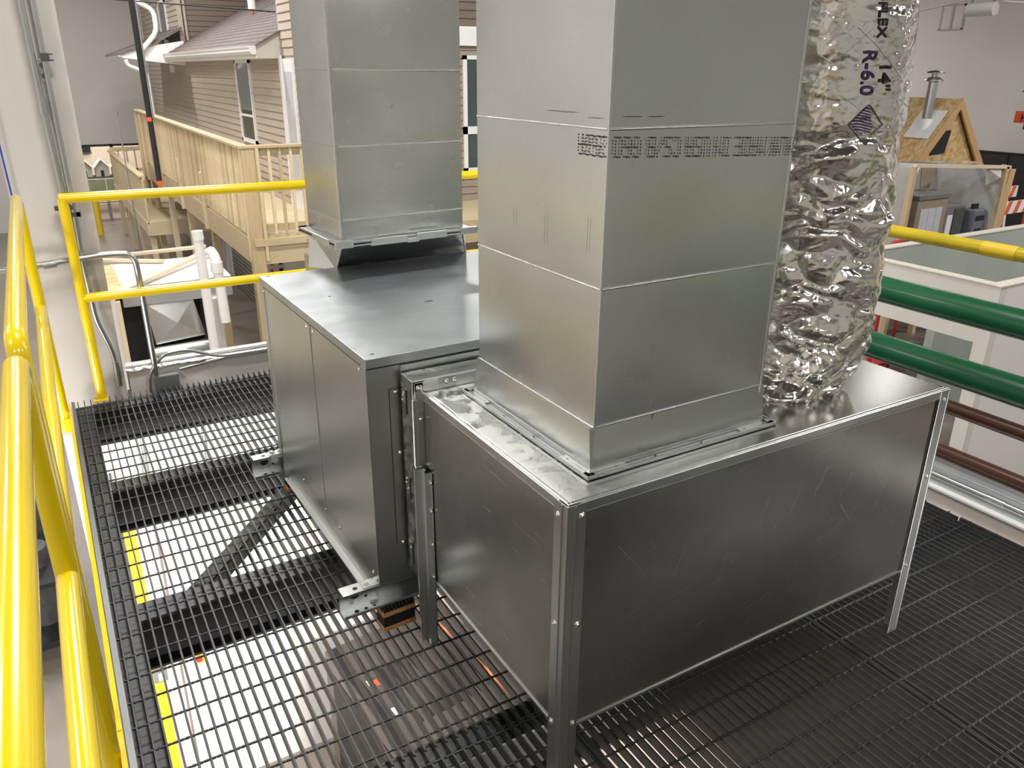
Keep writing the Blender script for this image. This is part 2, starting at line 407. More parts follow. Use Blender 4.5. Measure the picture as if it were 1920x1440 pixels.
# ---------------------------------------------------------------- screws
sm=MB(); sm.lathe([(.0,.0042),(.0033,.0042),(.0038,.0015),(.0062,.001),(.0066,0)],(0,0,0),10); SCREW=sm.mesh('screw'); SCREW.materials.append(M['screw'])
def screw(parent,p,nrm=(0,-1,0),s=1.0):
    o=bpy.data.objects.new('screw',SCREW); COL.objects.link(o); o.parent=parent; o.location=p
    o.rotation_euler=Vector(nrm).to_track_quat('Z','Y').to_euler(); o.scale=(s,s,s); return o

# ---------------------------------------------------------------- big front plenum box
LX,LY,HB,H=1.272,.692,.229,.816
P=thing('plenum_box','scratched sheet metal plenum box on angle legs, largest box in front','duct plenum',(0,0,0),.0053)
b=MB(); b.bulge((.002,0,HB),(LX-.004,0,0),(0,0,H-HB),40,20,.004,2); obj('front_panel',b,M['galv_plenum'],P)
b=MB(); b.bulge((0,LY,HB),(0,-LY,0),(0,0,H-HB),24,20,.003,5); obj('side_panel',b,M['galv_plenum'],P)
b=MB(); b.bulge((LX,0,HB),(0,LY,0),(0,0,H-HB),8,8,.002,9); b.bulge((LX,LY,HB),(-LX,0,0),(0,0,H-HB),8,8,.002,9); obj('rear_panel',b,M['galv_dull'],P)
obj('bottom_panel',MB().box(0,LX,0,LY,HB-.001,HB+.0005),M['galv_dull'],P)
b=MB(); b.bulge((0,0,H),(LX,0,0),(0,LY,0),30,20,.0015,3); obj('top_panel',b,M['galv_dirty'],P)
b=MB()
for (x0,x1,y0,y1) in ((0.03,LX-.03,-.0035,0),( -.0035,0,.03,LY)):
    b.box(x0,x1,y0,y1,H-.018,H+.001)
    b.box(x0,x1,y0-.0015 if y1==0 else y0,y1 if y1==0 else y1,H-.022,H-.0185)
    b.box(x0,x1,y0,y1,HB-.002,HB+.006)
obj('edge_trim',b,M['steel_bright'],P,bevel=.001)
obj('edge_fold',MB().box(.0,LX,.010,.0125,H,H+.0022).box(.010,.0125,.0,LY,H,H+.0022).box(.0,LX,-.001,.003,H,H+.0035).box(-.001,.003,0,LY,H,H+.0035),M['steel_bright'],P,bevel=.0008)
def angle_leg(x,y,sx,sy,z0,z1,w=.034):
    b=MB(); a=.003
    # flange on the x-running face and flange on the y-running face
    b.box(min(x,x+sx*w),max(x,x+sx*w),y-sy*.0045-.0012,y-sy*.0045+.0012,z0,z1)
    b.box(x-sx*.0045-.0012,x-sx*.0045+.0012,min(y-sy*.004,y+sy*w),max(y-sy*.004,y+sy*w),z0,z1)
    b.box(min(x-sx*.0056,x),max(x-sx*.0056,x),min(y-sy*.0056,y),max(y-sy*.0056,y),z0,z1)
    return obj('leg',b,M['galv_dull'],P,bevel=.001)
angle_leg(0,0,1,1,0,H+.002,.042)
angle_leg(LX,0,-1,1,0,H+.002,.036)
angle_leg(LX,LY,-1,-1,0,H)
# dark gap strip beside right leg
obj('corner_seam',MB().box(LX-.044,LX-.0385,-.0022,-.0008,HB,H-.02),M['black'],P)
obj('seam_line',MB().box(.0135,.016,-.0085,-.0058,0,H).box(-.0085,-.0058,.0115,.014,0,H),M['steel_bright'],P)
# rear-left hat channel leg on left face
b=MB(); ys=[(.648,-.004),(.656,-.004),(.660,-.024),(.678,-.024),(.682,-.012),(.690,-.012),(.694,-.030),(.700,-.030)]
ly0=.648
prof=[(.646,-.0045),(.656,-.0045),(.659,-.020),(.672,-.020),(.676,-.010),(.688,-.010),(.692,-.036),(.700,-.036)]
vs=[];fs=[]
for z in (0.0,.590):
    for y_,x_ in prof: vs.append((x_,y_,z))
    for y_,x_ in prof: vs.append((x_+.0022,y_+.0006,z))
n=len(prof)
for i in range(n-1):
    fs+=[(i,i+1,2*n+i+1,2*n+i),(n+i+1,n+i,3*n+i,3*n+i+1),(2*n+i,2*n+i+1,3*n+i+1,3*n+i),(i,n+i,n+i+1,i+1)]
b.add(vs,fs); obj('leg',b,M['galv_dull'],P,fix=True)
for z in (.56,.47,.36,.25): screw(P,(-.0065,.651,z),(-1,0,0))
for z in (.79,.52,.245): screw(P,(.030,-.0062,z),(0,-1,0),1.25)
for z in (.79,.52,.245): screw(P,(-.0062,.026,z-.004),(-1,0,0),1.15)
for z in (.79,.55,.25): screw(P,(LX-.018,-.0062,z),(0,-1,0),1.1)

# flange frame between plenum and connector
C=thing('duct_connector','short flanged sheet metal collar joining the plenum box to the air handler','duct collar',(-.034,.694,0))
xw=1.14
def ring(b,x0,x1,z0,z1,y0,y1,t):
    b.box(x0,x1,y0,y1,z1-t,z1); b.box(x0,x1,y0,y1,z0,z0+t); b.box(x0,x0+t,y0,y1,z0,z1); b.box(x1-t,x1,y0,y1,z0,z1)
b=MB(); ring(b,0,xw,.215,.851,0,.003,.036); ring(b,0,xw,.215,.851,.003,.012,.004); obj('flange',b,M['galv'],C,bevel=.001)
obj('sleeve',MB().box(.001,xw-.001,.012,.085,.216,.8495),M['galv_dirty'],C,bevel=.001)
obj('corner_plate',MB().box(.004,.075,-.003,0,.822,.848).box(.004,.030,-.003,0,.76,.848),M['steel_bright'],C,bevel=.002)
obj('cleat',MB().box(-.004,.010,-.004,.006,.60,.80),M['steel_bright'],C,bevel=.002)
b=MB()
for z in (.79,.52,.30): b.box(-.0015,0,.045,.052,z-.05,z+.02)
obj('slot',b,M['black'],C)
for z in (.80,.79,.775,.53,.515,.50,.32,.30): screw(C,(-.0005,.062+.008*((z*100)%2),z),(-1,0,0),.8)
for x in (.10,.125): screw(C,(x,-.002,.836),(0,-1,0),1.1)
screw(C,(.018,-.003,.832),(0,-1,0),1.6); screw(C,(.02,-.001,.74),(0,-1,0)); screw(C,(.045,-.001,.74),(0,-1,0))

# ---------------------------------------------------------------- air handler
A=thing('air_handler','grey galvanized air handler cabinet resting on steel channels','air handler',(-.128,.79,0),.0199)
AW,AL=1.06,1.075
b=MB(); b.bulge((.003,AL-.004,.176),(0,-(AL-.008),0),(0,0,.70),30,16,.0022,11); obj('side_panel',b,M['galv'],A)
b=MB(); b.bulge((.0,.004,.176),(AW,0,0),(0,0,.70),20,14,.001,12); obj('end_panel',b,M['galv_dull'],A)
b=MB(); b.box(.006,AW-.003,AL-.008,AL-.004,.176,.874); b.box(AW-.006,AW-.003,.006,AL-.004,.176,.874); b.box(.006,AW,.006,AL-.006,.170,.1765); obj('rear_panel',b,M['galv_dull'],A)
obj('lid',MB().box(0,AW,0,AL,.873,.901),M['galv_lid'],A,bevel=.0015)
b=MB(); b.box(.0005,.0025,.488,.4905,.177,.872); obj('panel_seam',b,M['steel_bright'],A)
obj('corner_post',MB().box(.0,.0028,.004,.040,.176,.873).box(.0,.0028,AL-.05,AL-.004,.176,.873),M['galv'],A,bevel=.0008)
obj('lid_gap',MB().box(.0012,.003,.004,AL-.004,.8695,.8732).box(.003,AW,.0012,.004,.8695,.8732),M['black'],A)
obj('corner_edge',MB().box(-.0008,.003,.0015,.0045,.176,.872),M['steel_bright'],A)
obj('access_seam',MB().box(.064,.0655,.0022,.0035,.30,.80).box(.064,.16,.0022,.0035,.80,.8015),M['black'],A)
obj('top_cleat',MB().box(.1,AW,-.004,.003,.845,.868),M['galv'],A,bevel=.001)
# slots in the lid
b=MB()
def slot(x,y,l,w_,a):
    c,s=math.cos(a),math.sin(a); b.obox((x-c*l/2+s*w_/2,y-s*l/2-c*w_/2,.9008),(c*l,s*l,0),(-s*w_,c*w_,0),(0,0,.0006))
slot(.135,.667,.012,.006,.9); slot(.404,.442,.028,.009,-.2); slot(.03,1.055,.014,.006,0); slot(.035,.036,.012,.007,0)
obj('slot',b,M['black'],A)
for y in (.055,.455,.52,1.03): screw(A,(.0022,y,.856),(-1,0,0),.95)
for y in (.055,.35,.49,.74,1.03): screw(A,(.0022,y,.190),(-1,0,0),.95)
obj('side_rail',MB().box(.004,.008,.04,AL-.04,.10,.176).box(-.018,.008,.04,AL-.04,.098,.101),M['steel_bright'],A,bevel=.001)
for x,z in ((.085,.79),(.085,.30),(.09,.60)): screw(A,(x,.0028,z),(0,-1,0),1.1)

def cchannel(y,label,holes=True,rx=-.243):
    t=thing('support_channel',label,'steel channel',(rx,y,0),.0199)
    L=1.35
    b=MB(); b.box(0,L,.045,.048,.088,.173); b.box(0,L,0,.048,.170,.173); b.box(0,L,0,.048,.088,.091); b.box(0,L,0,.003,.088,.098); b.box(0,L,0,.003,.163,.173)
    obj('channel',b,M['steel_bright'],t,bevel=.0012)
    h=MB(); 
    for x,zz in ((.045,0),):
        h.lathe([(.0,.0006),(.0075,.0006)],(x,.022,.173),16,False)
        h.lathe([(.0,.0006),(.0055,.0006)],(x+.03,.02,.091),14,False); h.lathe([(.0,.0006),(.0075,.0006)],(x,.02,.091),16,False); h.lathe([(.0,.0006),(.0045,.0006)],(x+.058,.02,.091),14,False)
    vs=[];
    for cx_,cz_,r_ in ((.05,.135,.016),(.095,.145,.006),(.085,.118,.005)):
        n=16; k=len(h.v); h.add([(cx_+r_*math.cos(2*PI*i/n),.0442,cz_+r_*math.sin(2*PI*i/n)) for i in range(n)],[tuple(range(n))])
    obj('hole',h,M['black'],t)
    obj('clip_plate',MB().box(.065,.135,.004,.042,.173,.177),M['steel_bright'],t,bevel=.001)
    bo=MB()
    for x in (.082,.115):
        bo.lathe([(.013,.0),(.013,.002),(.009,.002),(.009,.009),(.0,.0095)],(x,.023,.177),6,False)
    obj('bolt',bo,M['screw'],t)
    screw(t,(.15,.044,.14),(0,-1,0),1.6)
    return t
cchannel(.792,'zinc plated C channel under the near end of the air handler')
cchannel(1.815,'zinc plated C channel under the far end of the air handler',rx=-.262)
def pad(x,y,label):
    t=thing('vibration_pad',label,'isolation pad',(x,y,0),.05)
    obj('cork_layer',MB().box(0,.11,0,.06,0.001,.016).box(0,.11,0,.06,.054,.070),M['cork'],t,bevel=.001)
    b=MB(); b.box(.002,.108,.002,.058,.016,.054)
    for i in range(9): b.box(.004+i*.012,.011+i*.012,0,.06,.070,.086)
    obj('rubber_layer',b,M['black'],t); return t
pad(-.125,.785,'cork and black rubber pad under the near support channel')
pad(-.140,1.81,'cork and black rubber pad under the far support channel')

# ---------------------------------------------------------------- big rectangular duct
D=thing('rectangular_duct','wide galvanized rectangular riser duct with black stencilled lettering','duct',(.1285,.1005,0),.0088)
DW,DD=.502,.508; levels=[.820,.920,1.222,1.527,1.832,2.137,2.9,3.6]
bf=MB();bl=MB();bo=MB();bd=MB()
for i in range(len(levels)-1):
    z0,z1=levels[i],levels[i+1]; a=.0022 if z1-z0<.4 else .002
    if i==0: a=.001
    tl=.012 if i==0 else 0
    bf.bulge((-tl,-tl,z0),(DW+2*tl,0,0),(0,tl,z1-z0),26,16,a,20+i)
    bl.bulge((-tl,DD+tl,z0),(0,-DD-2*tl,0),(tl,0,z1-z0),26,16,a*.9,30+i)
    bo.bulge((DW,0,z0),(0,DD,0),(0,0,z1-z0),8,6,a,40+i); bo.bulge((DW,DD,z0),(-DW,0,0),(0,0,z1-z0),8,6,a,50+i)
    if i: 
        bd.tube([(0,-.0005,z0),(DW,-.0005,z0)],.0028,8); bd.tube([(-.0005,0,z0),(-.0005,DD,z0)],.0022,8); bd.tube([(DW+.0005,0,z0),(DW+.0005,DD,z0)],.0022,8)
obj('front_face',bf,M['galv_duct'],D); obj('side_face',bl,M['galv_duct'],D); obj('rear_face',bo,M['galv_duct'],D)
obj('crease_bead',bd,M['galv_duct'],D)
obj('corner_seam',MB().box(-.0015,.0035,-.0035,.0005,.915,3.6).box(DW-.004,DW+.0035,-.0025,0.0,.82,3.6),M['steel_bright'],D,bevel=.001)
b=MB(); FW=.036
ring_=lambda x0,x1,y0,y1,z0,z1,t:(b.box(x0,x1,y0,y0+t,z0,z1),b.box(x0,x1,y1-t,y1,z0,z1),b.box(x0,x0+t,y0,y1,z0,z1),b.box(x1-t,x1,y0,y1,z0,z1))
ring_(-FW,DW+FW,-FW,DD+FW,.8175,.8215,FW)
ring_(-FW,DW+FW,-FW,DD+FW,.8175,.828,.003)
ring_(-.014,DW+.014,-.014,DD+.014,.8215,.832,.004)
obj('base_flange',b,M['galv_dull'],D,bevel=.0012)
cp=MB()
for cx_,cy_,sx,sy in ((-FW,-FW,1,1),(DW+FW,-FW,-1,1),(-FW,DD+FW,1,-1),(DW+FW,DD+FW,-1,-1)):
    cp.box(min(cx_+sx*.004,cx_+sx*.115),max(cx_+sx*.004,cx_+sx*.115),min(cy_+sy*.004,cy_+sy*.026),max(cy_+sy*.004,cy_+sy*.026),.8215,.8255)
    cp.box(min(cx_+sx*.004,cx_+sx*.026),max(cx_+sx*.004,cx_+sx*.026),min(cy_+sy*.004,cy_+sy*.115),max(cy_+sy*.004,cy_+sy*.115),.8215,.8255)
    cp.lathe([(.008,0),(.008,.006),(0,.0065)],(cx_+sx*.016,cy_+sy*.016,.8255),6,False)
obj('corner_plate',cp,M['steel_bright'],D,bevel=.001)
for x in (.05,.16,.30,.44): screw(D,(x,-.022,.822),(0,0,1),.9)
for y in (.06,.20,.34,.44): screw(D,(-.022,y,.822),(0,0,1),.9)
# stencilled dot-matrix text, printed upside down
FONT={'A':["01110","10001","10001","11111","10001","10001","10001"],'B':["11110","10001","10001","11110","10001","10001","11110"],'C':["01110","10001","10000","10000","10000","10001","01110"],
'D':["11110","10001","10001","10001","10001","10001","11110"],'E':["11111","10000","10000","11110","10000","10000","11111"],'G':["01110","10001","10000","10111","10001","10001","01110"],
'I':["111","010","010","010","010","010","111"],'K':["10001","10010","10100","11000","10100","10010","10001"],'L':["10000","10000","10000","10000","10000","10000","11111"],
'M':["10001","11011","10101","10101","10001","10001","10001"],'N':["10001","11001","10101","10011","10001","10001","10001"],'S':["01111","10000","10000","01110","00001","00001","11110"],
'U':["10001","10001","10001","10001","10001","10001","01110"],'0':["01110","10001","10001","10001","10001","10001","01110"],'2':["01110","10001","00001","00110","01000","10000","11111"],
'6':["01110","10000","10000","11110","10001","10001","01110"],'/':["00001","00001","00010","00100","01000","10000","10000"],' ':["000"]*7}
words=[('26GA',-.0865,-.0045,1),('G60',.0155,.0755,0),('CS/B',.0965,.1765,0),('USA',.1955,.2555,0),('IN',.2725,.3105,0),('MADE',.3315,.4145,0),('NLMK',.4285,.5010,0)]
inks=MB()
ink=MB()
for wd_,xa,xb,side in words:
    cols=[];cx_=0
    for ch in wd_:
        g=FONT[ch]
        for r_,row in enumerate(g):
            for c_,k in enumerate(row):
                if k=='1': cols.append((cx_+c_,r_))
        cx_+=len(g[0])+.9
    cx_-=1.9
    for dx,dy in cols:
        s_=xb-(xb-xa)*dx/cx_; z_=1.4775+dy*.0059-.033*max(0,s_)
        w2,h2=.00155+.0005*random.random(),.00175; n=8
        if s_>0: ink.add([(s_+w2*math.cos(2*PI*i/n),-.0046,z_+h2*math.sin(2*PI*i/n)) for i in range(n)],[tuple(range(n))])
        else: inks.add([(-.0046,-s_+w2*1.5*math.cos(2*PI*i/n),z_+h2*math.sin(2*PI*i/n)) for i in range(n)],[tuple(reversed(range(n)))])
obj('printed_lettering',ink,M['ink'],D); obj('printed_lettering',inks,M['ink'],D)
b=MB()
for (x0,x1,z) in ((.035,.075,1.548),(.095,.13,1.547)): b.box(x0,x1,-.0042,-.0040,z,z+.0009)
for (y0,y1,z) in ((.02,.06,1.545),(.1,.2,1.552)): b.box(-.0042,-.004,y0,y1,z,z+.0008)
b.box(.16,.161,-.003,-.0028,.905,.915); b.box(.16,.166,-.003,-.0028,.914,.9155)
for y_,z0,z1 in ((.045,1.29,1.36),(.20,1.28,1.34),(.33,1.30,1.34)): b.box(-.0042,-.004,y_,y_+.0006,z0,z1)
obj('pencil_mark',b,M['ink'],D)

# ---------------------------------------------------------------- rear rectangular duct
E=thing('rectangular_duct','narrower galvanized riser duct behind the air handler with offset transition','duct',(.120,1.672,0),.0622)
EW,ED=.515,.337; lv=[1.045,1.118,1.375,1.627,1.88,2.4,3.6]
bf=MB();bl=MB();bo=MB();bd=MB()
for i in range(len(lv)-1):
    z0,z1=lv[i],lv[i+1]; a=.003
    bf.bulge((0,0,z0),(EW,0,0),(0,0,z1-z0),22,12,a,60+i); bl.bulge((0,ED,z0),(0,-ED,0),(0,0,z1-z0),18,12,a,70+i)
    bo.bulge((EW,0,z0),(0,ED,0),(0,0,z1-z0),8,6,a,80+i); bo.bulge((EW,ED,z0),(-EW,0,0),(0,0,z1-z0),8,6,a,90+i)
    if i: bd.tube([(.01,-.001,z0),(EW,-.001,z0)],.0035,8); bd.tube([(-.0005,0,z0),(-.0005,ED,z0)],.002,8)
obj('front_face',bf,M['galv_duct'],E); obj('side_face',bl,M['galv_duct'],E); obj('rear_face',bo,M['galv_duct'],E); obj('crease_bead',bd,M['galv_duct'],E)
obj('corner_seam',MB().box(-.004,.004,-.008,.001,1.045,3.6),M['steel_bright'],E,bevel=.0015)
b=MB(); 
def ringz(b,x0,x1,y0,y1,z0,z1,t): b.box(x0,x1,y0,y0+t,z0,z1); b.box(x0,x1,y1-t,y1,z0,z1); b.box(x0,x0+t,y0,y1,z0,z1); b.box(x1-t,x1,y0,y1,z0,z1)
ringz(b,-.034,EW+.034,-.034,ED+.034,1.036,1.044,.034); ringz(b,-.034,EW+.034,-.034,ED+.034,1.024,1.030,.034)
obj('flange',b,M['galv'],E,bevel=.0012)
b=MB(); b.box(.10,.25,-.039,-.030,1.020,1.047); b.box(.29,.42,-.041,-.030,1.022,1.050); b.box(.25,.30,-.037,-.030,1.016,1.034); b.box(-.039,-.030,.03,.2,1.020,1.046)
b.box(-.040,.03,-.040,-.026,1.022,1.050); b.box(EW-.03,EW+.045,-.040,-.026,1.022,1.050)
obj('drive_cleat',b,M['steel_bright'],E,bevel=.002)
# transition below the flange (front leans back, widens)
v=[(0,0,1.026),(EW,0,1.026),(EW,ED,1.026),(0,ED,1.026),(.062,.235,.88),(.665,.235,.88),(.665,.60,.88),(-.012,.345,.88)]
obj('transition',MB().add(v,[(0,1,5,4),(1,2,6,5),(2,3,7,6),(3,0,4,7)]).box(.062,.665,.245,.60,.30,.88),M['galv_duct'],E,fix=True)
b=MB(); b.tube([(0,-.002,1.02),(.061,.232,.88)],.004,8); b.tube([(EW,-.002,1.02),(.664,.232,.88)],.004,8); obj('transition_seam',b,M['steel_bright'],E)

# ---------------------------------------------------------------- foil flexible duct
Fx=thing('flexible_duct','crinkled silver foil insulated flexible duct rising beside the wide riser','flexible duct',(0,0,0))
keys=[(.812,.905,.312,.200),(.83,.910,.312,.206),(.865,.945,.307,.202),(.93,.972,.303,.204),(1.02,.978,.30,.205),(1.3,.966,.30,.205),(1.49,.948,.30,.205),(1.5,.945,.30,.208),(1.8,.911,.30,.207),(2.4,.86,.30,.207),(3.6,.80,.30,.207)]
def kf(z):
    for a,c in zip(keys,keys[1:]):
        if a[0]<=z<=c[0]:
            t=(z-a[0])/(c[0]-a[0]); return [a[i]*(1-t)+c[i]*t for i in (1,2,3)]
    return keys[-1][1:]
zs=[]; z=.812
while z<1.95: zs.append(z); z+=.0042
while z<3.6: zs.append(z); z+=.03
nn=300; vs=[]
def foil_r(px,py,z,fine=True):
    r0=kf(z)[2]
    lower=max(0,min(1,(1.515-z)/.03+.5*noise.noise(Vector((px*3,py*3,0))))); P_=Vector((px*.205,py*.205,z))
    w1=Vector((noise.noise(P_*9),noise.noise(P_*9+Vector((9,9,9))),noise.noise(P_*9+Vector((3,7,1)))))*.035
    dl=du=0
    if lower>0:
        Q=P_+w1; Q=Vector((Q.x,Q.y,Q.z*1.9))
        f1=noise.voronoi(Q*5.5)[0]; f2=noise.voronoi((Q+Vector((4,4,4)))*13)[0]; f3=noise.voronoi((P_+w1*.5)*60)[0]
        dl=.036*(f1[1]-f1[0])-.014+.013*(f2[1]-f2[0])+.0016*(f3[1]-f3[0])
    if lower<1:
        f3=noise.voronoi(Vector((P_.x*40,P_.y*40,z*75))+w1*40)[0]
        band=max(0,noise.noise(Vector((px*1.5,py*1.5,z*24))))
        du=-.007*band**1.5*2+.0030*(f3[1]-f3[0])+.0018*noise.noise(P_*55)+.0025*noise.noise(P_*14)
    d=lower*dl+(1-lower)*du
    if z<.85: d+=.006*noise.noise(Vector((px*5,py*5,z*30)))
    return r0+d-.006
for z in zs:
    cx_,cy_,r0=kf(z)
    for k in range(nn):
        a=2*PI*k/nn; px,py=math.cos(a),math.sin(a); r=foil_r(px,py,z)
        vs.append((cx_+r*px,cy_+r*py,z+ (.006*noise.noise(Vector((px*3,py*3,1))) if z<.82 else 0)))
fs=[(i*nn+k,i*nn+(k+1)%nn,(i+1)*nn+(k+1)%nn,(i+1)*nn+k) for i in range(len(zs)-1) for k in range(nn)]
obj('foil_jacket',MB().add(vs,fs,True),M['foil'],Fx)
# scrim threads
sc=MB()
for s in range(26):
    a0=random.uniform(-PI,0.3); z0=random.uniform(1.5,1.85); pts=[]; sl=random.choice((-1,1))*random.uniform(.2,1.2)
    for i in range(22):
        a=a0+i*.035; z=z0+sl*i*.035*.2; cx_,cy_,r0=kf(z); r=foil_r(math.cos(a),math.sin(a),z)+.0008
        pts.append((cx_+r*math.cos(a),cy_+r*math.sin(a),z))
    sc.tube(pts,.0007,4,False)
obj('scrim_thread',sc,M['steel_bright'],Fx)
def fontmesh(s,size):
    c=bpy.data.curves.new('txt','FONT'); c.body=s; c.size=size; c.align_x='LEFT'; c.resolution_u=3; c.offset=size*.022
    o=bpy.data.objects.new('txt',c); COL.objects.link(o); dg=bpy.context.evaluated_depsgraph_get(); dg.update()
    m=o.evaluated_get(dg).to_mesh(); V=[v.co.copy() for v in m.vertices]; Fc=[tuple(p.vertices) for p in m.polygons]
    o.evaluated_get(dg).to_mesh_clear(); bpy.data.objects.remove(o); return V,Fc
import bmesh
def wrap_text(s,size,ang,ztop,name,mat,bold=.0,sub=3):
    V,Fc=fontmesh(s,size)
    bm=bmesh.new(); bv=[bm.verts.new(v) for v in V]
    for f in Fc:
        try: bm.faces.new([bv[i] for i in f])
        except ValueError: pass
    bmesh.ops.triangulate(bm,faces=bm.faces)
    for _ in range(sub): bmesh.ops.subdivide_edges(bm,edges=[e for e in bm.edges if e.calc_length()>.005],cuts=1)
    bm.verts.index_update(); out=[];
    for v in bm.verts:
        z=ztop-v.co.x; cx_,cy_,r0=kf(z); a=ang+v.co.y/.205; r=foil_r(math.cos(a),math.sin(a),z)+.0022
        out.append((cx_+r*math.cos(a),cy_+r*math.sin(a),z))
    fs=[tuple(v.index for v in f.verts) for f in bm.faces]; bm.free()
    return obj(name,MB().add(out,fs),mat,Fx)
wrap_text('R-6.0',.045,-2.02,1.676,'insulation_lettering',M['ink_purple'])
wrap_text('14"',.047,-1.80,1.652,'size_lettering',M['ink'])
wrap_text('S-FLEX',.034,-1.88,1.800,'brand_lettering',M['ink'])
# striped diamond mark
dm=MB()
def wp(u,v,off=.0085):
    z=1.516-u; cx_,cy_,r0=kf(z); a=-1.90+v/.205; r=foil_r(math.cos(a),math.sin(a),z)+.0025; return (cx_+r*math.cos(a),cy_+r*math.sin(a),z)
for k in range(-6,7):
    hw=.042*(1-abs(k)/7.2)
    if k<3: 
        n=8; vs=[];
        for i in range(n+1):
            vv=-hw+2*hw*.72*i/n; uu=k*.0062+.004*math.sin(vv*60); vs+= [wp(uu,vv),wp(uu+.0034,vv)]
        dm.add(vs,[(2*i,2*i+1,2*i+3,2*i+2) for i in range(n)])
for (a_,b_) in (((-.042,0),(0,.045)),((0,.045),(.042,0)),((.042,0),(0,-.045)),((0,-.045),(-.042,0))):
    n=8; vs=[]
    for i in range(n+1):
        t_=i/n; u=a_[0]+(b_[0]-a_[0])*t_; v_=a_[1]+(b_[1]-a_[1])*t_; vs+=[wp(u,v_),wp(u*1.07,v_*1.07)]
    dm.add(vs,[(2*i,2*i+1,2*i+3,2*i+2) for i in range(n)])
obj('striped_diamond_mark',dm,M['ink_purple'],Fx)

# ---------------------------------------------------------------- green and brown pipes
def pipe(x,z,r,mat,label,y0=-2.6,y1=3.2):
    t=thing('process_pipe',label,'pipe',(x,0,z))
    obj('run',MB().tube([(0,y0,0),(0,y1,0)],r,40),mat,t)
    obj('coupling',MB().tube([(0,y1-.1,0),(0,y1,0)],r*1.12,32).tube([(0,y0,0),(0,y0+.1,0)],r*1.12,32),mat,t); return t
pipe(2.35,.738,.0570,M['green'],'green painted steel pipe, upper of the two below the yellow rail')
pipe(2.35,.478,.0600,M['green'],'green painted steel pipe, lower of the two, just above the plenum top corner')
pipe(2.35,.320,.0300,M['brown'],'brown painted pipe running directly under the green pipes')
pipe(2.35,.119,.0295,M['brown'],'brown painted pipe lowest, just above the grey conduits')

for y_,lb in ((2.75,'slim steel upright carrying the green and brown pipes behind the foil duct'),(-2.35,'slim steel upright carrying the green and brown pipes at their near end')):
    t=thing('pipe_support',lb,'pipe support',(2.43,y_,FZ)); obj('upright',MB().box(0,.04,-.02,.02,0,3.80),M['galv_dull'],t)
    for z_ in (3.119,3.32,3.478,3.738): obj('clamp',MB().box(-.04,.0,-.015,.015,z_-.015,z_+.015),M['steel_bright'],t)
# right curb wall with conduits
struct('wall_low_right',MB().box(2.14,2.26,-2.6,3.45,FZ,.047),plain('low_wall_paint',(.52,.46,.42),.8))
struct('trim_2',MB().box(2.135,2.20,-2.6,3.45,.047,.055),M['white'])
t=thing('cable_tray','galvanized strut rail lying on top of the right low wall','strut rail',(2.2,0,.055))
obj('rail',MB().box(-.035,-.005,-2.6,3.3,0,.018).box(.022,.062,-2.6,3.3,0,.03),M['galv_dull'],t,bevel=.002)
obj('lip',MB().box(.062,.12,-2.6,3.3,.0,.05),M['galv_dull'],t,bevel=.002)
for k,(x,z) in enumerate(((2.21,.075),)):
    t=thing('conduit','thin grey conduit between the strut rails on the right low wall','conduit',(x,0,z)); obj('tube',MB().tube([(0,-2.6,0),(0,3.3,0)],.011,12),M['conduit'],t); obj('coupling',MB().tube([(0,.2,0),(0,.27,0)],.014,12),M['conduit'],t)

# far curb
struct('wall_low_far',MB().box(-.57,2.3,3.40,3.56,FZ,.085),M['drywall'])
t=thing('foil_strip','shiny foil faced strip lying along the far low wall','foil strip',(0,0,0))
b=MB(); n=60; vs=[]
for i in range(n+1):
    for j in range(5):
        x=-.58+i*.5/n*1.0; vs.append((x,3.385+j*.02,.088+ (.012 if 0<j<4 else 0)+.006*noise.noise(Vector((x*30,j,0)))))
b.add(vs,[(i*5+j,(i+1)*5+j,(i+1)*5+j+1,i*5+j+1) for i in range(n) for j in range(4)],True); obj('foil',b,M['foil'],t)
def conduit(label,paths,r,mat='conduit',name='conduit',cat='conduit',br=.05,extra=None):
    t=thing(name,label,cat,(0,0,0)); 
    for pth in paths: obj('tube',MB().tube(bend(pth,br),r,14),M[mat],t)
    if extra: 
        e=MB(); [e.tube(x,r*1.3,14) for x in extra]; obj('coupling',e,M[mat],t)
    return t
conduit('grey steel conduit rising on the column, left of the pair',[[(-.712,3.385,.60),(-.712,3.385,1.06),(-.722,3.385,1.48),(-.74,3.385,3.5)]],.0145,extra=[[(-.722,3.385,1.42),(-.722,3.385,1.50)],[(-.712,3.385,.98),(-.712,3.385,1.0)]])
conduit('darker steel conduit on the column bending down to the far low wall',[[(-.62,3.385,.02),(-.62,3.385,.15),(-.63,3.385,.24),(-.675,3.385,.40),(-.684,3.385,.69),(-.678,3.385,1.06),(-.678,3.385,3.5)]],.0135,extra=[[(-.62,3.385,.06),(-.62,3.385,.16)]])
conduit('steel conduit crossing the column then curving down behind the yellow post',[[(-2.2,3.345,.69),(-1.04,3.345,.71),(-.56,3.345,.745),(-.445,3.345,.735),(-.44,3.345,.60),(-.437,3.345,.03)]],.0155,br=.14,extra=[[(-.86,3.345,.718),(-.80,3.345,.723)]])
conduit('small steel conduit looping over the far low wall',[[(-.44,3.36,.10),(-.39,3.36,.165),(-.27,3.36,.18),(-.10,3.36,.105),(1.2,3.36,.10)],[(-.44,3.34,.115),(-.472,3.33,.07),(-.48,3.33,-.03)]],.010,br=.06)
conduit('straight galvanized conduit lying on the far low wall',[[(-.58,3.43,.10),(1.8,3.43,.115)]],.013)
conduit('lower galvanized conduit along the face of the far low wall',[[(-.31,3.385,.06),(-.08,3.385,.085),(1.8,3.385,.085)]],.009)
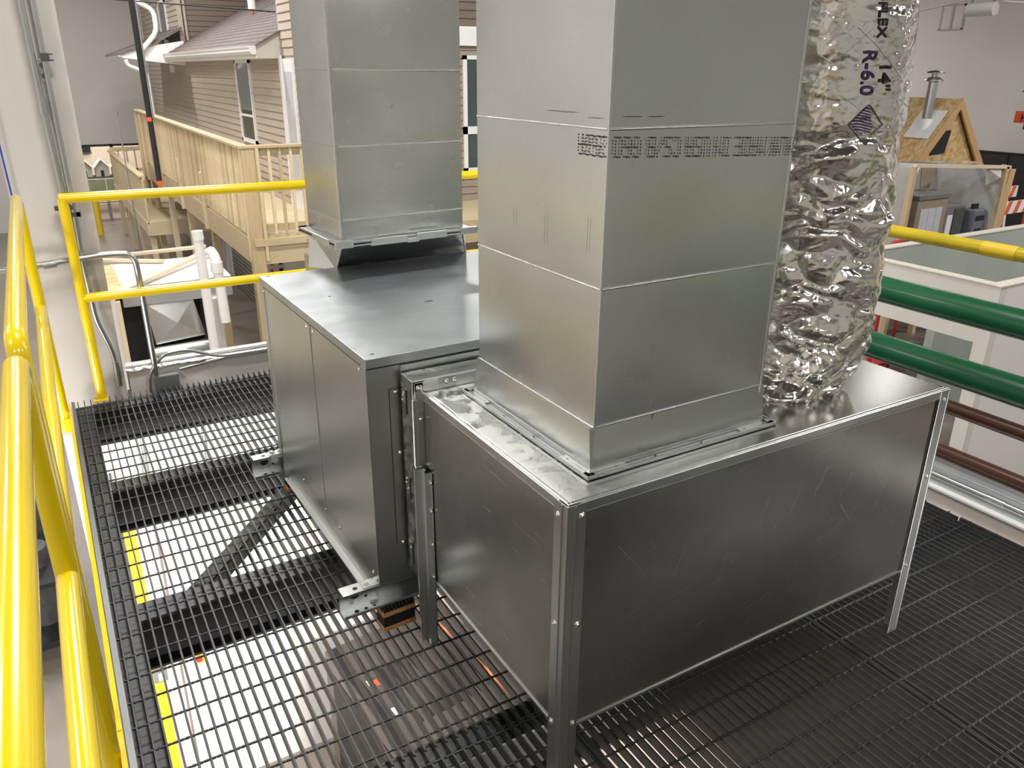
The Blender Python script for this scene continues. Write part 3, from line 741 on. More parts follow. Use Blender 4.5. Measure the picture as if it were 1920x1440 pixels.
t=thing('junction_box','small grey junction box fixed to the far low wall','junction box',(-.45,3.33,-.045)); obj('body',MB().box(0,.125,0,.06,0,.10),M['greyunit'],t,bevel=.003); obj('cover',MB().box(.004,.121,-.003,0,.004,.096),galv('box_cover',(.4,.42,.43),.5),t)
t=thing('conduit_box','small steel box with round knockouts between the column conduits','conduit box',(-.722,3.39,1.565)); obj('plate',MB().box(.018,.048,.0,.02,0,.10),M['conduit'],t,bevel=.002)
b=MB(); 
for z_ in (.027,.072): b.tube([(.033,-.002,z_),(.033,-.006,z_)],.013,16)
obj('knockout',b,M['conduit_dark'],t)
t=thing('strut_clamp','short strut clamp holding the dark conduit near the column top','clamp',(-.69,3.37,1.655)); obj('strut',MB().box(0,.035,0,.03,0,.035),M['conduit_dark'],t); obj('bolt',MB().box(.03,.05,.01,.02,.028,.034).box(.03,.052,.01,.02,.002,.008),M['conduit_dark'],t)
t=thing('strut_clamp','short strut clamp beside the yellow corner post on the column','clamp',(-.74,3.37,.94)); obj('strut',MB().box(0,.085,0,.03,0,.02).box(-.02,.06,0,.03,.035,.055),M['conduit_dark'],t); obj('bolt',MB().box(.07,.09,.0,.012,-.002,.022),M['conduit_dark'],t)
conduit('thin blue data cable hanging down the column left edge',[[(-.93,3.40,3.4),(-.93,3.40,1.27),(-.915,3.40,.5)]],.004,'blue','data_cable','cable')

# ---------------------------------------------------------------- below the platform
struct('wall_lower',MB().box(-.74,2.14,3.45,3.49,FZ,-.05),plain('lower_wall_paint',(.78,.72,.69),.8,0,.02,1))
t=thing('corner_guard','yellow vertical corner guard on the wall below the grating','corner guard',(-.75,3.400,0))
obj('strip',MB().box(.0,.062,0,.012,-2.9,-.88),M['yellow_dull'],t); obj('back_plate',MB().box(-.012,.0,0,.02,-3.0,-.5),M['grey_steel'],t)
t=thing('outlet_box','grey outlet box with white socket above the yellow corner guard','outlet',(-.735,3.37,-1.98)); obj('box',MB().box(-.01,.07,0,.04,0,.09),M['greyunit'],t,bevel=.004); obj('socket',MB().box(.018,.048,-.003,0,.015,.07),M['white'],t)
conduit('thin conduit on the lower wall turning along its bottom',[[(-.385,3.425,-.6),(-.39,3.425,-1.4),(-.478,3.425,-1.95),(-.488,3.425,-2.62),(-.44,3.425,-2.68),(1.9,3.425,-2.66)]],.010,'conduit',br=.12)
t=thing('emergency_button','yellow switch box with red button on the lower wall','emergency button',(-.467,3.39,-1.95)); obj('box',MB().box(-.03,.03,0,.05,0,.09),M['yellow_dull'],t,bevel=.003); obj('button',MB().tube([(0,0,.045),(0,-.02,.045)],.02,16),M['red'],t)
struct('baseboard_lower',MB().box(-.74,2.14,3.43,3.45,FZ,FZ+.12),M['grey_steel'])
t=thing('cable_coil','loops of black cable hanging on the lower wall under the platform','cable coil',(-.42,3.42,-.46))
for k in range(6):
    rr=.14+.02*k; b=MB().tube([(rr*math.cos(a*.12)*(1+.05*k),-.01*k*.3,-.08+rr*.9*math.sin(a*.12)-.02*k) for a in range(26,54)],.004,6); obj('loop',b,M['black'],t)
conduit('thick grey pipe riser on the lower wall under the platform',[[(-.57,3.41,-.2),(-.57,3.41,-.86)],[(-.24,3.41,-.1),(-.24,3.41,-.8)]],.022,'conduit',name='pipe_riser',cat='pipe',br=.01)
# condensing unit
t=thing('condensing_unit','large brown grey metal machine seen through the grating','machine',(.40,1.95,FZ),.10)
obj('cabinet',MB().box(0,.92,0,1.22,.05,1.0),M['brownunit'],t,bevel=.01)
b=MB()
for i in range(9): b.box(.20+i*.075,.24+i*.075,.30,.85,1.0,1.004)
obj('louver',b,M['black'],t); obj('side_slot',MB().box(-.004,.0,.1,1.1,.1,.9).box(.02,.08,.02,1.2,1.0,1.003),M['black'],t)
obj('caution_label',MB().box(.10,.14,.75,.80,1.0,1.0035).box(.12,.15,.42,.50,1.0,1.0035),M['white'],t); obj('orange_label',MB().box(.14,.165,.72,.78,1.0,1.004),M['orange'],t)
obj('base',MB().box(-.02,.94,-.02,1.24,0,.05),M['black'],t)
t=thing('copper_line','bent copper refrigerant tube crossing above the brown machine','copper tube',(1.12,2.3,-1.97),.1); obj('tube',MB().tube(bend([(0,-.5,0),(.02,.15,.0),(-.02,.40,.05),(-.04,.9,.05)],.05),.011,12),M['copper'],t); obj('fitting',MB().tube([(.0,.12,0),(.0,.19,0)],.015,12),M['copper'],t)
t=thing('workbench','pale topped bench seen between the grating bars at lower right','workbench',(.62,.30,FZ),0); obj('top',MB().box(0,.95,0,.75,1.95,2.0),plain('bench_top',(.62,.52,.46),.6),t,bevel=.004)
b=MB(); [b.box(x,x+.05,y,y+.05,0,1.95) for x in (.03,.87) for y in (.02,.67)]; obj('leg',b,M['black_steel'],t)
t=thing('green_machine','bright green machine casing below the dark grating beside the bench','machine',(.98,-.20,FZ)); obj('casing',MB().box(0,.45,0,.42,.0,1.9),plain('bright_green',(.04,.32,.11),.4),t,bevel=.03); obj('hood',MB().box(.05,.35,.05,.3,1.9,1.98),plain('dark_green',(.02,.16,.08),.4),t,bevel=.02)
t=thing('floor_shade_sheet','dark sheet added to darken the floor below the dark grating','mat',(.3,-2.4,FZ)); obj('sheet',MB().box(0,1.8,0,4.2,.0,.012),M['dark'],t); obj('edge_strip',MB().box(-.03,0,0,4.2,0,.008),M['black'],t)  # added dark sheet, stands in for shade on the floor under the grating
t=thing('equipment_cart','black wheeled cart standing on the floor left of the platform','cart',(-1.62,5.3,FZ))
b=MB(); 
for x in (0,.42): 
    for y in (0,1.3): b.tube([(x,y,.12),(x,y,1.3)],.028,12)
obj('frame',b,M['black_steel'],t); obj('shelf',MB().box(-.02,.44,-.02,1.32,.18,.24).box(-.02,.44,-.02,1.32,.75,.79),M['black_steel'],t)
for x in (0,.42):
    for y in (0,1.3): obj('wheel',MB().tube([(x-.02,y,.06),(x+.02,y,.06)],.06,20),M['dark'],t)
obj('tank',MB().tube([(.2,.35,.24),(.2,.35,.95)],.12,20).tube([(.25,.9,.79),(.25,.9,1.25)],.09,20),M['grey_steel'],t)

# ---------------------------------------------------------------- stall with furnace left behind
t=thing('furnace_stall','open lumber and drywall stall holding a furnace beyond the far low wall','display stall',(-.37,8.15,0))
obj('left_wall',MB().box(-.05,.04,0,2.2,FZ,-.70),M['drywall'],t)
obj('right_wall',MB().box(1.10,1.18,0.45,1.9,FZ,-.93).box(1.02,1.18,.38,.45,FZ,-.93),M['drywall'],t)
obj('stud',MB().box(.04,.085,-.03,.06,FZ,-.72),M['lumber_z'],t)
obj('osb_gusset',MB().box(-.06,.16,.02,1.7,-.70,-.675),M['osb'],t)
b=MB(); b.beam((-.03,.0,-.665),(1.36,1.70,-.60),.09,.035); b.beam((-.05,2.15,-.66),(1.35,1.95,-.60),.09,.035); b.beam((-.03,2.0,-.65),(.75,1.55,-.66),.07,.035)
obj('top_plate',b,M['lumber'],t)
t=thing('furnace','galvanized furnace with cross broken duct panel inside the lumber stall','furnace',(-.37,8.65,0))
obj('plenum',MB().box(.14,1.36,0,1.3,-.93,-.70),M['galv'],t,bevel=.004)
obj('plenum_top',MB().box(.14,1.36,0,1.3,-.70,-.69),M['white'],t)
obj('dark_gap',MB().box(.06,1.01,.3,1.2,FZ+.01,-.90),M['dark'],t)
v=[(.37,.06,-.93),(.90,.06,-.93),(.99,.06,-1.40),(.42,.06,-1.44),(.68,-.03,-1.18)]
obj('cross_broken_panel',MB().add(v,[(0,1,4),(1,2,4),(2,3,4),(3,0,4)]),galv('bright_panel',(.80,.82,.80),.25,blotch=.0),t,fix=True)
obj('filter_rack',MB().tube([(.36,.05,-1.55),(1.12,.05,-1.53)],.085,24),M['galv'],t)
obj('lower_box',MB().box(.40,1.08,-.02,.8,-2.95,-1.63),M['galv'],t,bevel=.004)
t=thing('pvc_vent_pipe','tall white PVC vent pipe standing in front of the stall','vent pipe',(.66,8.28,0)); obj('pipe',MB().tube([(-.02,0,-2.0),(-.04,0,-.10)],.055,16),M['pvc'],t); obj('coupling',MB().tube([(-.035,0,-.16),(-.04,0,-.06)],.062,16),M['pvc'],t)
t=thing('pvc_vent_pipe','short white PVC vent pipe with elbow right of the tall one','vent pipe',(.78,8.28,0)); obj('pipe',MB().tube(bend([(.02,0,-1.15),(0,0,-.38),(-.02,.15,-.33)],.08),.058,16),M['pvc'],t); obj('elbow',MB().tube([(0.002,0,-.55),(.0,0,-.43)],.068,16),M['pvc'],t)

# ---------------------------------------------------------------- deck
DX0,DX1,DY0,DY1,DZ=1.49,2.70,9.5,20.5,-.42
T=thing('wooden_deck','raised new pine deck with picket railing beside the beige house','deck',(0,0,0))
b=MB(); y=DY0
while y<DY1: b.box(DX0,DX1-.01,y,y+.135,DZ-.03,DZ); y+=.14
b.box(DX1-.01,7.5,9.5,10.98,DZ-.03,DZ)
obj('floor_boards',b,M['wood_deck_x'],T)
obj('rim_joist',MB().box(DX0-.02,7.5,DY0-.05,DY0,DZ-.37,DZ-.03).box(DX0+.0,7.5,DY0-.085,DY0-.05,DZ-.12,DZ-.03),M['wood_deck_x'],T)
obj('rim_joist',MB().box(DX0-.04,DX0,DY0,DY1,DZ-.37,DZ-.03),M['wood_deck_y'],T)
obj('joist',MB().box(DX0+.6,DX0+.64,DY0,DY1,DZ-.28,DZ-.04),M['wood_deck_y'],T)
obj('handrail',MB().box(DX0-.07,DX0+.07,DY0-.07,DY1,.70,.735).box(DX0-.071,DX1+.15,DY0-.072,DY0+.07,.7005,.7355),M['wood_deck_y'],T,bevel=.004)
obj('rail_board',MB().box(DX0-.01,DX0+.03,DY0,DY1,.60,.70).box(DX0,DX1+.1,DY0-.01,DY0+.03,.60,.70).box(DX0,DX1+.1,DY0-.01,DY0+.03,DZ+.06,DZ+.15).box(DX0-.01,DX0+.03,DY0,DY1,DZ+.06,DZ+.15).box(DX0,DX1+.1,DY0-.01,DY0+.03,.14,.18),M['wood_deck_x'],T)
bal=MB().box(-.018,.018,-.018,.018,DZ+.02,.70).mesh('baluster'); bal.materials.append(M['wood_deck'])
y=DY0+.14; 
def place(mesh,name,loc,par): 
    o=bpy.data.objects.new(name,mesh); COL.objects.link(o); o.location=loc; o.parent=par; return o
while y<DY1: place(bal,'baluster',(DX0-.03,y,0),T); y+=.14
x=DX0+.16
while x<DX1+.1: place(bal,'baluster',(x,DY0-.03,0),T); x+=.14
obj('post',MB().box(DX0-.045,DX0+.12,DY0-.06,DY0+.09,FZ,.699),M['wood_deck'],T,bevel=.004)
obj('post_batten',MB().box(DX0+.125,DX0+.165,DY0-.08,DY0-.04,DZ-.32,.70).box(DX0-.05,DX0-.01,DY0+.0,DY0+.10,DZ-.32,.70),M['wood_deck'],T)
for y in (12.5,14.8,17.2,19.6): 
    obj('post',MB().box(DX0,DX0+.11,y,y+.11,FZ,DZ-.03),M['wood_deck'],T)
    obj('post_batten',MB().box(DX0-.08,DX0-.04,y,y+.10,DZ-.38,.10 if y<15 else .65),M['wood_deck'],T)
obj('post',MB().box(DX0-.06,DX0+.06,DY1,DY1+.12,FZ,.64),M['wood_deck'],T)
# lower landing / ramp
T=thing('wooden_ramp','lower pine ramp with board rail descending beyond the deck','ramp',(0,0,0))
X1,Y0,Y1=1.10,17.9,25.3
b=MB()
obj('handrail',MB().beam((X1,Y0,-.53),(X1,Y1,-.60),.13,.04),M['wood_deck_y'],T)
b=MB(); y=Y0
while y<Y1: b.box(X1-.02,X1+.02,y,y+.11,-1.55,-.58); y+=.13
obj('pickets',b,M['wood_deck'],T)
obj('rim_joist',MB().box(X1-.04,X1,Y0,Y1,-1.80,-1.52).box(X1,X1+1.4,Y0-.05,Y0,-1.80,-1.5),M['wood_deck_y'],T)
obj('floor_boards',MB().box(X1,X1+1.4,Y0,Y1,-1.52,-1.48),M['wood_deck_y'],T)
for y in (18.0,20.0,22.6,25.1): obj('post',MB().box(X1,X1+.11,y,y+.11,FZ,-1.5),M['wood_deck'],T)
b=MB(); b.box(X1,3.0,Y1,Y1+.04,-.62,-.50); x=X1+.2
while x<3.0: b.box(x,x+.04,Y1,Y1+.04,-1.5,-.6); x+=.22
b.box(X1,3.0,Y1,Y1+.04,-1.2,-1.12); obj('end_rail',b,M['wood_deck'],T)

# ---------------------------------------------------------------- house
HX=2.72
T=thing('house','beige sided training house with shingled porch roof behind the deck','house',(0,0,0))
def lap(b,axis,const,a0,a1,z0,z1,out,h=.118,t=.022):
    z=z0
    while z<z1-.01:
        ze=min(z+h,z1); o=out
        if axis=='x': # wall plane x=const spanning y
            v=[(const+o*t,a0,z),(const+o*t,a1,z),(const+o*.002,a1,ze),(const+o*.002,a0,ze),(const,a0,z),(const,a1,z)]
        else:
            v=[(a0,const+o*t,z),(a1,const+o*t,z),(a1,const+o*.002,ze),(a0,const+o*.002,ze),(a0,const,z),(a1,const,z)]
        b.add(v,[(0,1,2,3),(4,5,1,0)]); z+=h
b=MB(); lap(b,'x',HX,11.0,11.84,DZ,2.9,-1); lap(b,'x',HX,11.84,27.0,DZ,1.93,-1); lap(b,'x',HX,20.6,27.0,2.0,6.5,-1); obj('side_siding',b,M['siding'],T,fix=False)
b=MB(); b.box(HX,7.8,11.01,27,FZ,1.9); b.box(HX,7.8,11.01,11.9,1.9,2.9); obj('core',b,M['siding'],T)
b=MB(); lap(b,'y',20.6,HX,9,2.0,6.5,-1); obj('upper_siding',b,M['siding_brown'],T)
obj('upper_core',MB().box(HX+.001,9,20.61,27,1.9,6.5),M['siding_brown'],T)
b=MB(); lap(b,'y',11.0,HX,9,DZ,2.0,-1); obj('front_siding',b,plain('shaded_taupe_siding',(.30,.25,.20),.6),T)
b=MB(); lap(b,'y',11.0,HX,9,2.28,3.2,-1); obj('gable_siding',b,M['siding_brown'],T)  # soffit shadow put into the colour, dark brown above the frieze
obj('frieze_board',MB().box(HX+1.5,9,10.93,11.0,2.0,2.28),M['white'],T)
obj('corner_trim',MB().box(HX-.02,HX+.08,20.5,20.6,2.0,6.5).box(HX-.02,HX+.1,10.96,11.06,DZ,2.9).box(HX+.12,HX+.17,20.52,20.6,2.0,6.5),M['siding'],T)
# roof
def roof_z(x): return 1.985+(x-2.35)*.55
v=[(2.33,11.78,1.975),(7.5,11.78,roof_z(7.5)),(7.5,24.0,roof_z(7.5)),(2.33,24.0,1.975)]
v2=[(a,b_,c-.03) for a,b_,c in v]
obj('roof',MB().add(v+v2,[(0,1,2,3),(7,6,5,4),(0,4,5,1),(1,5,6,2),(2,6,7,3),(3,7,4,0)]),M['shingle'],T)
b=MB(); x=2.4
while x<7.4: b.obox((x,11.78,roof_z(x)-.002),(.008,0,.010),(0,12.2,0),(-.004,0,.006)); x+=.125
obj('shingle_course',b,M['shingle'],T)
b=MB(); b.prism([(2.35,1.79),(2.35,1.955),(3.6,1.955+.55*1.2),(3.6,1.79+.55*1.2),(HX+.06,1.79)],1,11.84,11.90); obj('rake_fascia',b,plain('beige_fascia',(.62,.58,.53),.6),T,fix=True)
obj('soffit',MB().box(2.35,HX,11.9,24,1.785,1.795),M['white'],T)
obj('fascia',MB().box(2.335,2.35,11.84,24,1.785,1.97),M['white'],T)
b=MB(); b.prism([(2.335,1.84),(2.335,1.96),(2.215,1.96),(2.222,1.93),(2.235,1.92),(2.235,1.88),(2.27,1.84)],1,11.80,23.2); obj('gutter',b,M['white'],T,fix=True)
def window(y0,y1,z0,z1,sash,mat=None):
    f=MB(); w_=.07
    f.box(HX-.05,HX,y0,y1,z1-w_,z1); f.box(HX-.05,HX,y0,y1,z0,z0+w_); f.box(HX-.05,HX,y0,y0+w_,z0,z1); f.box(HX-.05,HX,y1-w_,y1,z0,z1); f.box(HX-.045,HX-.005,y0+w_,y1-w_,sash,sash+.04)
    o=obj('window',f,M['white'],T); obj('pane',MB().box(HX-.030,HX-.026,y0+w_,y1-w_,z0+w_,z1-w_),M['glass'],o)
window(13.85,14.95,.37,1.80,.83); window(22.1,23.3,2.18,3.25,2.45)
obj('vent_block',MB().box(HX-.05,HX,22.0,22.6,1.55,1.72),M['white'],T)
d=obj('door',MB().box(HX-.05,HX-.01,11.15,11.76,DZ,1.78).box(HX-.07,HX-.04,11.70,11.80,DZ,1.83),M['white'],T)
obj('glazing',MB().box(HX-.055,HX-.05,11.2,11.62,-.1,1.6),plain('door_glazing',(.55,.57,.6),.15),d)
f=MB(); X0,X2=5.36,6.5
f.box(X0,X2,10.95,11,.06,.12); f.box(X0,X2,10.95,11,1.80,1.86); f.box(X0,X0+.07,10.95,11,.06,1.86); f.box(X2-.07,X2,10.95,11,.06,1.86); f.box(X0,X2,10.95,11,.66,.78)
o=obj('window',f,M['white'],T); obj('pane',MB().box(X0+.07,X2-.07,10.97,10.975,.12,.66).box(X0+.07,X2-.07,10.97,10.975,.78,1.8),M['glass'],o)
b=MB(); b.tube(bend([(1.55,20.2,3.6),(1.73,20.2,3.08),(2.15,20.2,2.88),(2.15,20.2,2.42),(1.72,20.2,1.97)],.15),.055,10); b.tube(bend([(1.40,20.2,1.83),(1.42,20.2,1.70),(1.80,20.2,1.55),(1.82,20.2,-.4)],.12),.045,10); obj('downspout',b,M['white'],T)
b=MB(); b.prism([(1.25,1.90),(1.35,1.86),(2.72,1.70),(2.72,2.25),(2.15,2.15)],1,20.3,20.4); obj('lower_eave',b,M['white'],T,fix=True)
b=MB(); b.prism([(1.30,1.92),(2.15,2.20),(2.72,2.50),(2.72,2.56),(2.1,2.26),(1.30,1.96)],1,20.25,24); obj('lower_roof',b,M['shingle'],T,fix=True)
obj('lower_wall',MB().box(HX-.01,HX+.0,11,14.6,FZ,DZ-.33).box(HX-.01,HX,17.6,27,FZ,DZ-.33),M['drywall'],T)
s=MB(); z=FZ+.02
while z<-.8: s.box(HX-.03,HX-.01,14.7,17.5,z,z+.075); z+=.095
obj('roller_shutter',s,M['galv_dull'],T)
obj('lower_door',MB().box(HX-.04,HX-.012,13.2,14.3,FZ,-.95),M['white'],T)
t=thing('roof_vent_pipe','white vent pipe with copper tip hanging over the porch roof','vent pipe',(3.6,17.0,0)); obj('pipe',MB().tube([(-.03,0,5),(0,0,2.78)],.075,14),M['pvc'],t); obj('tip',MB().tube([(0,0,2.8),(0,0,2.66)],.025,10),M['copper'],t)
# cartons
for k,(lab,z) in enumerate((('white carton with red print, topmost of the stack under the deck',-1.22),('white carton with red print, middle of the stack under the deck',-1.55),('white carton with red print, third down in the stack under the deck',-1.88),('white carton with red print, at the bottom of the stack under the deck',-2.21))):
    t=thing('carton',lab,'carton',(1.86,10.45,z),.15,'white cartons stacked under the deck')
    obj('box',MB().box(0,.26,0,.3,0,.31),M['cardboard'],t); obj('print',MB().box(.03,.07,-.002,0,.06,.12).box(.03,.08,-.002,0,.18,.25),M['red'],t); obj('symbol',MB().box(.16,.22,-.002,0,.05,.12).box(.16,.22,-.002,0,.17,.26),M['ink'],t)
t=thing('carton_stand','low dark stand carrying the stack of white cartons','stand',(1.80,10.40,FZ)); obj('top',MB().box(0,.42,0,.45,.75,.79),M['dark'],t); obj('leg',MB().box(.02,.06,.02,.06,0,.75).box(.36,.40,.02,.06,0,.75).box(.02,.06,.38,.42,0,.75).box(.36,.40,.38,.42,0,.75),M['dark'],t)

# chairs and little houses far left
def chair(x,y,label):
    t=thing('classroom_chair',label,'chair',(x,y,FZ),0,'olive classroom chairs before the opening')
    obj('backrest',MB().bulge((0,0,.95),(.52,0,0),(0,0,.36),8,4,.03,1),M['green_chair'],t); obj('seat',MB().box(0,.52,.0,.5,.55,.60),M['green_chair'],t,bevel=.01)
    for a,b_ in ((0,0),(.5,0),(0,.48),(.5,.48)): obj('leg',MB().tube([(a,b_,0),(a,b_,.95 if b_==0 else .55)],.015,8),M['conduit'],t)
chair(.50,28.0,'olive plastic chair near the yellow bollard, left of the pair'); chair(1.04,28.0,'olive plastic chair near the wooden ramp, right of the pair')
for k,lab in enumerate(('small grey playhouse model on the shelf, leftmost of three','small grey playhouse model on the shelf, middle of three','small grey playhouse model on the shelf, nearest the ramp')):
    t=thing('model_house',lab,'model house',(.35+k*.52,29.6,-1.78),0,'grey model houses behind the chairs')
    obj('body',MB().prism([(0,0),(.42,0),(.42,.3),(.21,.52),(0,.3)],1,0,.4),M['wall_far'],t,fix=True)
    obj('roof',MB().beam((-.04,.2,.28),(.21,.2,.56),.5,.03,(0,0,1)).beam((.46,.2,.28),(.21,.2,.56),.5,.03,(0,0,1)),M['wood_deck'] if k==0 else M['white'],t); obj('doorway',MB().box(.16,.26,-.01,0,0,.2),M['dark'],t)
t=thing('shelf_table','long dark shelf carrying the small model houses','table',(.2,29.5,FZ)); obj('top',MB().box(0,2.0,0,.6,1.17,1.22),M['grey_steel'],t); obj('leg',MB().box(0,.06,0,.06,0,1.17).box(1.94,2.0,0,.06,0,1.17).box(0,.06,.54,.6,0,1.17).box(1.94,2.0,.54,.6,0,1.17),M['grey_steel'],t)
t=thing('steel_pole','thin twin steel pole standing beyond the ramp against the far wall','pole',(1.0,20.0,0)); obj('pole',MB().tube([(.05,0,FZ),(.0,0,.68)],.012,8).tube([(.015,0,FZ),(.02,0,.55)],.012,8),M['conduit'],t); obj('head',MB().tube([(0,0,.60),(0,0,.70)],.03,10),M['conduit'],t)
t=thing('hanging_rod','black steel rod with orange couplings hanging before the deck','hanging rod',(.26,8.0,0)); obj('rod',MB().tube([(.02,0,.52),(.01,0,7.9)],.028,12),M['black_steel'],t); obj('sheath',MB().tube([(.05,0,1.16),(.045,0,7.9)],.012,8),M['conduit'],t)
obj('coupling',MB().tube([(.015,0,1.13),(.015,0,1.17)],.031,12).tube([(.02,0,.50),(.02,0,.54)],.033,12),M['orange'],t)
b=MB().tube([(-6,18,3.4),(.6,14,2.65),(3,13,2.5)],.012,6); t=thing('sag_cable','thin black cable stretched high before the far wall','cable',(0,0,0)); obj('cable',b,M['black'],t)

# ---------------------------------------------------------------- right side: drywall room
rx,ry0,ry1,rt=7.376,3.05,4.81,-.37
s=MB(); s.box(rx,rx+.12,ry0,3.20,FZ,rt); s.box(rx,rx+.12,4.55,ry1+.12,FZ,rt); s.box(rx,rx+.12,3.20,4.55,-.99,rt)
struct('wall_room_left',s,M['drywall'])
struct('wall_room_front',MB().box(rx+.12,14,ry0,ry0+.12,FZ,rt),M['wall_right'])
struct('wall_room_rear',MB().box(rx+.12,8.0,ry1,ry1+.12,FZ,rt).box(8.0,9.4,ry1,ry1+.12,-.85,rt).box(9.4,14,ry1,ry1+.12,FZ,rt),M['greenboard'])
struct('trim_3',MB().box(rx-.01,rx+.13,ry0-.01,ry1+.13,rt,rt+.015).box(rx+.13,14,ry1-.01,ry1+.13,rt,rt+.015).box(rx+.13,14,ry0-.01,ry0+.13,rt,rt+.015),M['papercut'])
t=thing('loose_stud','pale wooden stud lying across the room wall tops at far right','lumber',(8.6,3.3,rt-.25)); obj('board',MB().beam((-.3,0,0),(1.2,.25,.1),.1,.04),M['lumber'],t); obj('block',MB().box(.9,1.0,.1,.25,.1,.25),M['lumber_z'],t)
# OSB shed
T=thing('playhouse_shed','small strand board shed with steep gable roof and flue','shed',(0,0,0))
ax,az,el,er,ez=15.78,1.17,14.42,17.06,-.26
b=MB(); b.prism([(el+.18,FZ),(er-.18,FZ),(er-.18,ez-.05),(ax,az-.14),(el+.18,ez-.05)],1,9.07,12.2); obj('wall',b,M['osb'],T,fix=True)
b=MB()
for x0_,x1_,z0_,z1_ in ((el,ax,ez,az),(ax,er,az,ez)):
    v=[(x0_,9.0,z0_),(x1_,9.0,z1_),(x1_,12.4,z1_),(x0_,12.4,z0_)]; v2=[(a,c,d_-.05) for a,c,d_ in v]
    b.add(v+v2,[(0,1,2,3),(7,6,5,4),(0,4,5,1),(1,5,6,2),(2,6,7,3),(3,7,4,0)])
obj('roof',b,M['osb'],T,fix=True)
b=MB(); 
b.prism([(el-.02,ez),(ax,az+.01),(ax,az-.20),(el+.02,ez-.20)],1,8.96,9.0); b.prism([(er+.02,ez),(ax,az+.01),(ax,az-.20),(er-.02,ez-.20)],1,8.96,9.0); obj('rake_board',b,M['rake_board'],T,fix=True)
obj('fascia',MB().box(el-.03,el+.01,8.97,12.4,ez-.22,ez),M['rake_board'],T)
obj('roof_seam',MB().obox((el+.02,9.35,ez+.028),(ax-el-.04,0,az-ez-.04),(0,.012,0),(-.004,0,.008)).obox((el+.02,10.6,ez+.028),(ax-el-.04,0,az-ez-.04),(0,.012,0),(-.004,0,.008)),M['rake_board'],T)
obj('gable_vent',MB().prism([(15.16,.08),(15.62,.10),(15.72,.55),(15.50,.55),(15.14,.20)],1,9.04,9.068),M['black'],T,fix=True)
obj('side_batten',MB().box(el+.13,el+.18,9.2,9.5,FZ,ez-.2).box(el+.14,el+.18,9.9,10.0,FZ,ez-.2),M['wall_far'],T)
t=thing('flue_pipe','galvanized flue pipe with round cap rising from the shed roof','flue',(15.27,9.35,0))
obj('pipe',MB().tube([(0,0,.50),(0,0,1.52)],.095,18),M['conduit'],t); obj('cap',MB().lathe([(.0,1.71),(.12,1.69),(.19,1.66),(.19,1.65),(.0,1.65)],(0,0,0),20).lathe([(.09,1.52),(.18,1.50),(.18,1.52),(.09,1.58)],(0,0,0),20).lathe([(.06,1.52),(.06,1.66)],(0,0,0),12),M['galv'],t)
obj('flashing',MB().obox((-.26,-.28,.40),(.50,0,.53),(0,.56,0),(-.01,0,.012)).lathe([(.15,.52),(.10,.78)],(0,0,0),18),M['white'],t)
# booth with equipment
T=thing('equipment_booth','open fronted plastic lined stud booth holding heating equipment','booth',(0,0,0))
bz=-1.5
obj('base',MB().box(10.7,13.3,6.4,7.6,bz-.12,bz).box(10.75,10.85,6.45,6.55,FZ,bz).box(13.1,13.2,6.45,6.55,FZ,bz).box(10.75,10.85,7.4,7.5,FZ,bz).box(13.1,13.2,7.4,7.5,FZ,bz),M['lumber_z'],T)
obj('back_panel',MB().box(10.76,13.2,7.5,7.55,bz,.20),plain('plastic_liner',(.50,.49,.47),.3),T)
obj('side_panel',MB().box(10.80,10.83,6.45,7.5,bz,.28).box(13.14,13.17,6.45,7.5,bz,.18),plain('plastic_liner_side',(.46,.45,.44),.3),T)
obj('stud',MB().box(10.66,10.74,6.38,6.46,FZ,.32).box(13.17,13.25,6.38,6.46,FZ,.20).box(13.40,13.46,6.5,6.58,FZ,.18),M['lumber_z'],T)
obj('top_plate',MB().beam((10.70,6.42,.34),(13.3,6.42,.19),.08,.05).beam((12.0,6.42,.33),(13.4,7.0,.20),.08,.04),M['lumber'],T)
obj('corner_bag',MB().add([(12.7,6.45,.20),(13.15,6.45,.17),(13.15,6.45,-.08),(12.85,6.5,-.1),(12.9,6.3,.05)],[(0,1,4),(1,2,4),(2,3,4),(3,0,4)]),plain('clear_bag',(.66,.64,.62),.2),T)
t=thing('heating_cabinet','tan heating cabinet with pale grille in the booth','furnace',(11.18,6.55,bz)); obj('cabinet',MB().box(0,.80,0,.6,0,1.27),M['tanunit'],t,bevel=.01); obj('grille',MB().box(.10,.30,-.012,0,.25,1.12).box(.31,.49,-.012,0,.25,1.12).box(.50,.66,-.012,0,.25,1.12),M['filter'],t); obj('top',MB().box(-.03,.83,-.03,.62,1.27,1.33),M['greyunit'],t)
t=thing('duct_transition','sheet metal taper above the tan cabinet in the booth','duct',(11.6,7.0,-.17)); obj('taper',MB().add([(0,0,0),(.75,0,0),(.75,.4,0),(0,.4,0),(.15,0,.42),(.60,0,.42),(.60,.4,.42),(.15,.4,.42)],[(0,1,5,4),(1,2,6,5),(2,3,7,6),(3,0,4,7),(4,5,6,7)]),M['galv_dull'],t); obj('face',MB().add([(.25,-.004,.02),(.50,-.004,.02),(.56,-.004,.41),(.18,-.004,.41)],[(0,1,2,3)]),M['tanunit'],t)
t=thing('grey_cabinet','dark grey utility cabinet between the tan cabinet and the meter','cabinet',(12.05,6.6,bz)); obj('cabinet',MB().box(0,.55,0,.5,0,1.10),M['greyunit'],t,bevel=.01); obj('door',MB().box(.25,.53,-.012,0,.05,1.05),M['grey_steel'],t); obj('notice',MB().box(.06,.2,-.014,0,.55,.95).box(.06,.2,-.014,0,.15,.5),M['white'],t)
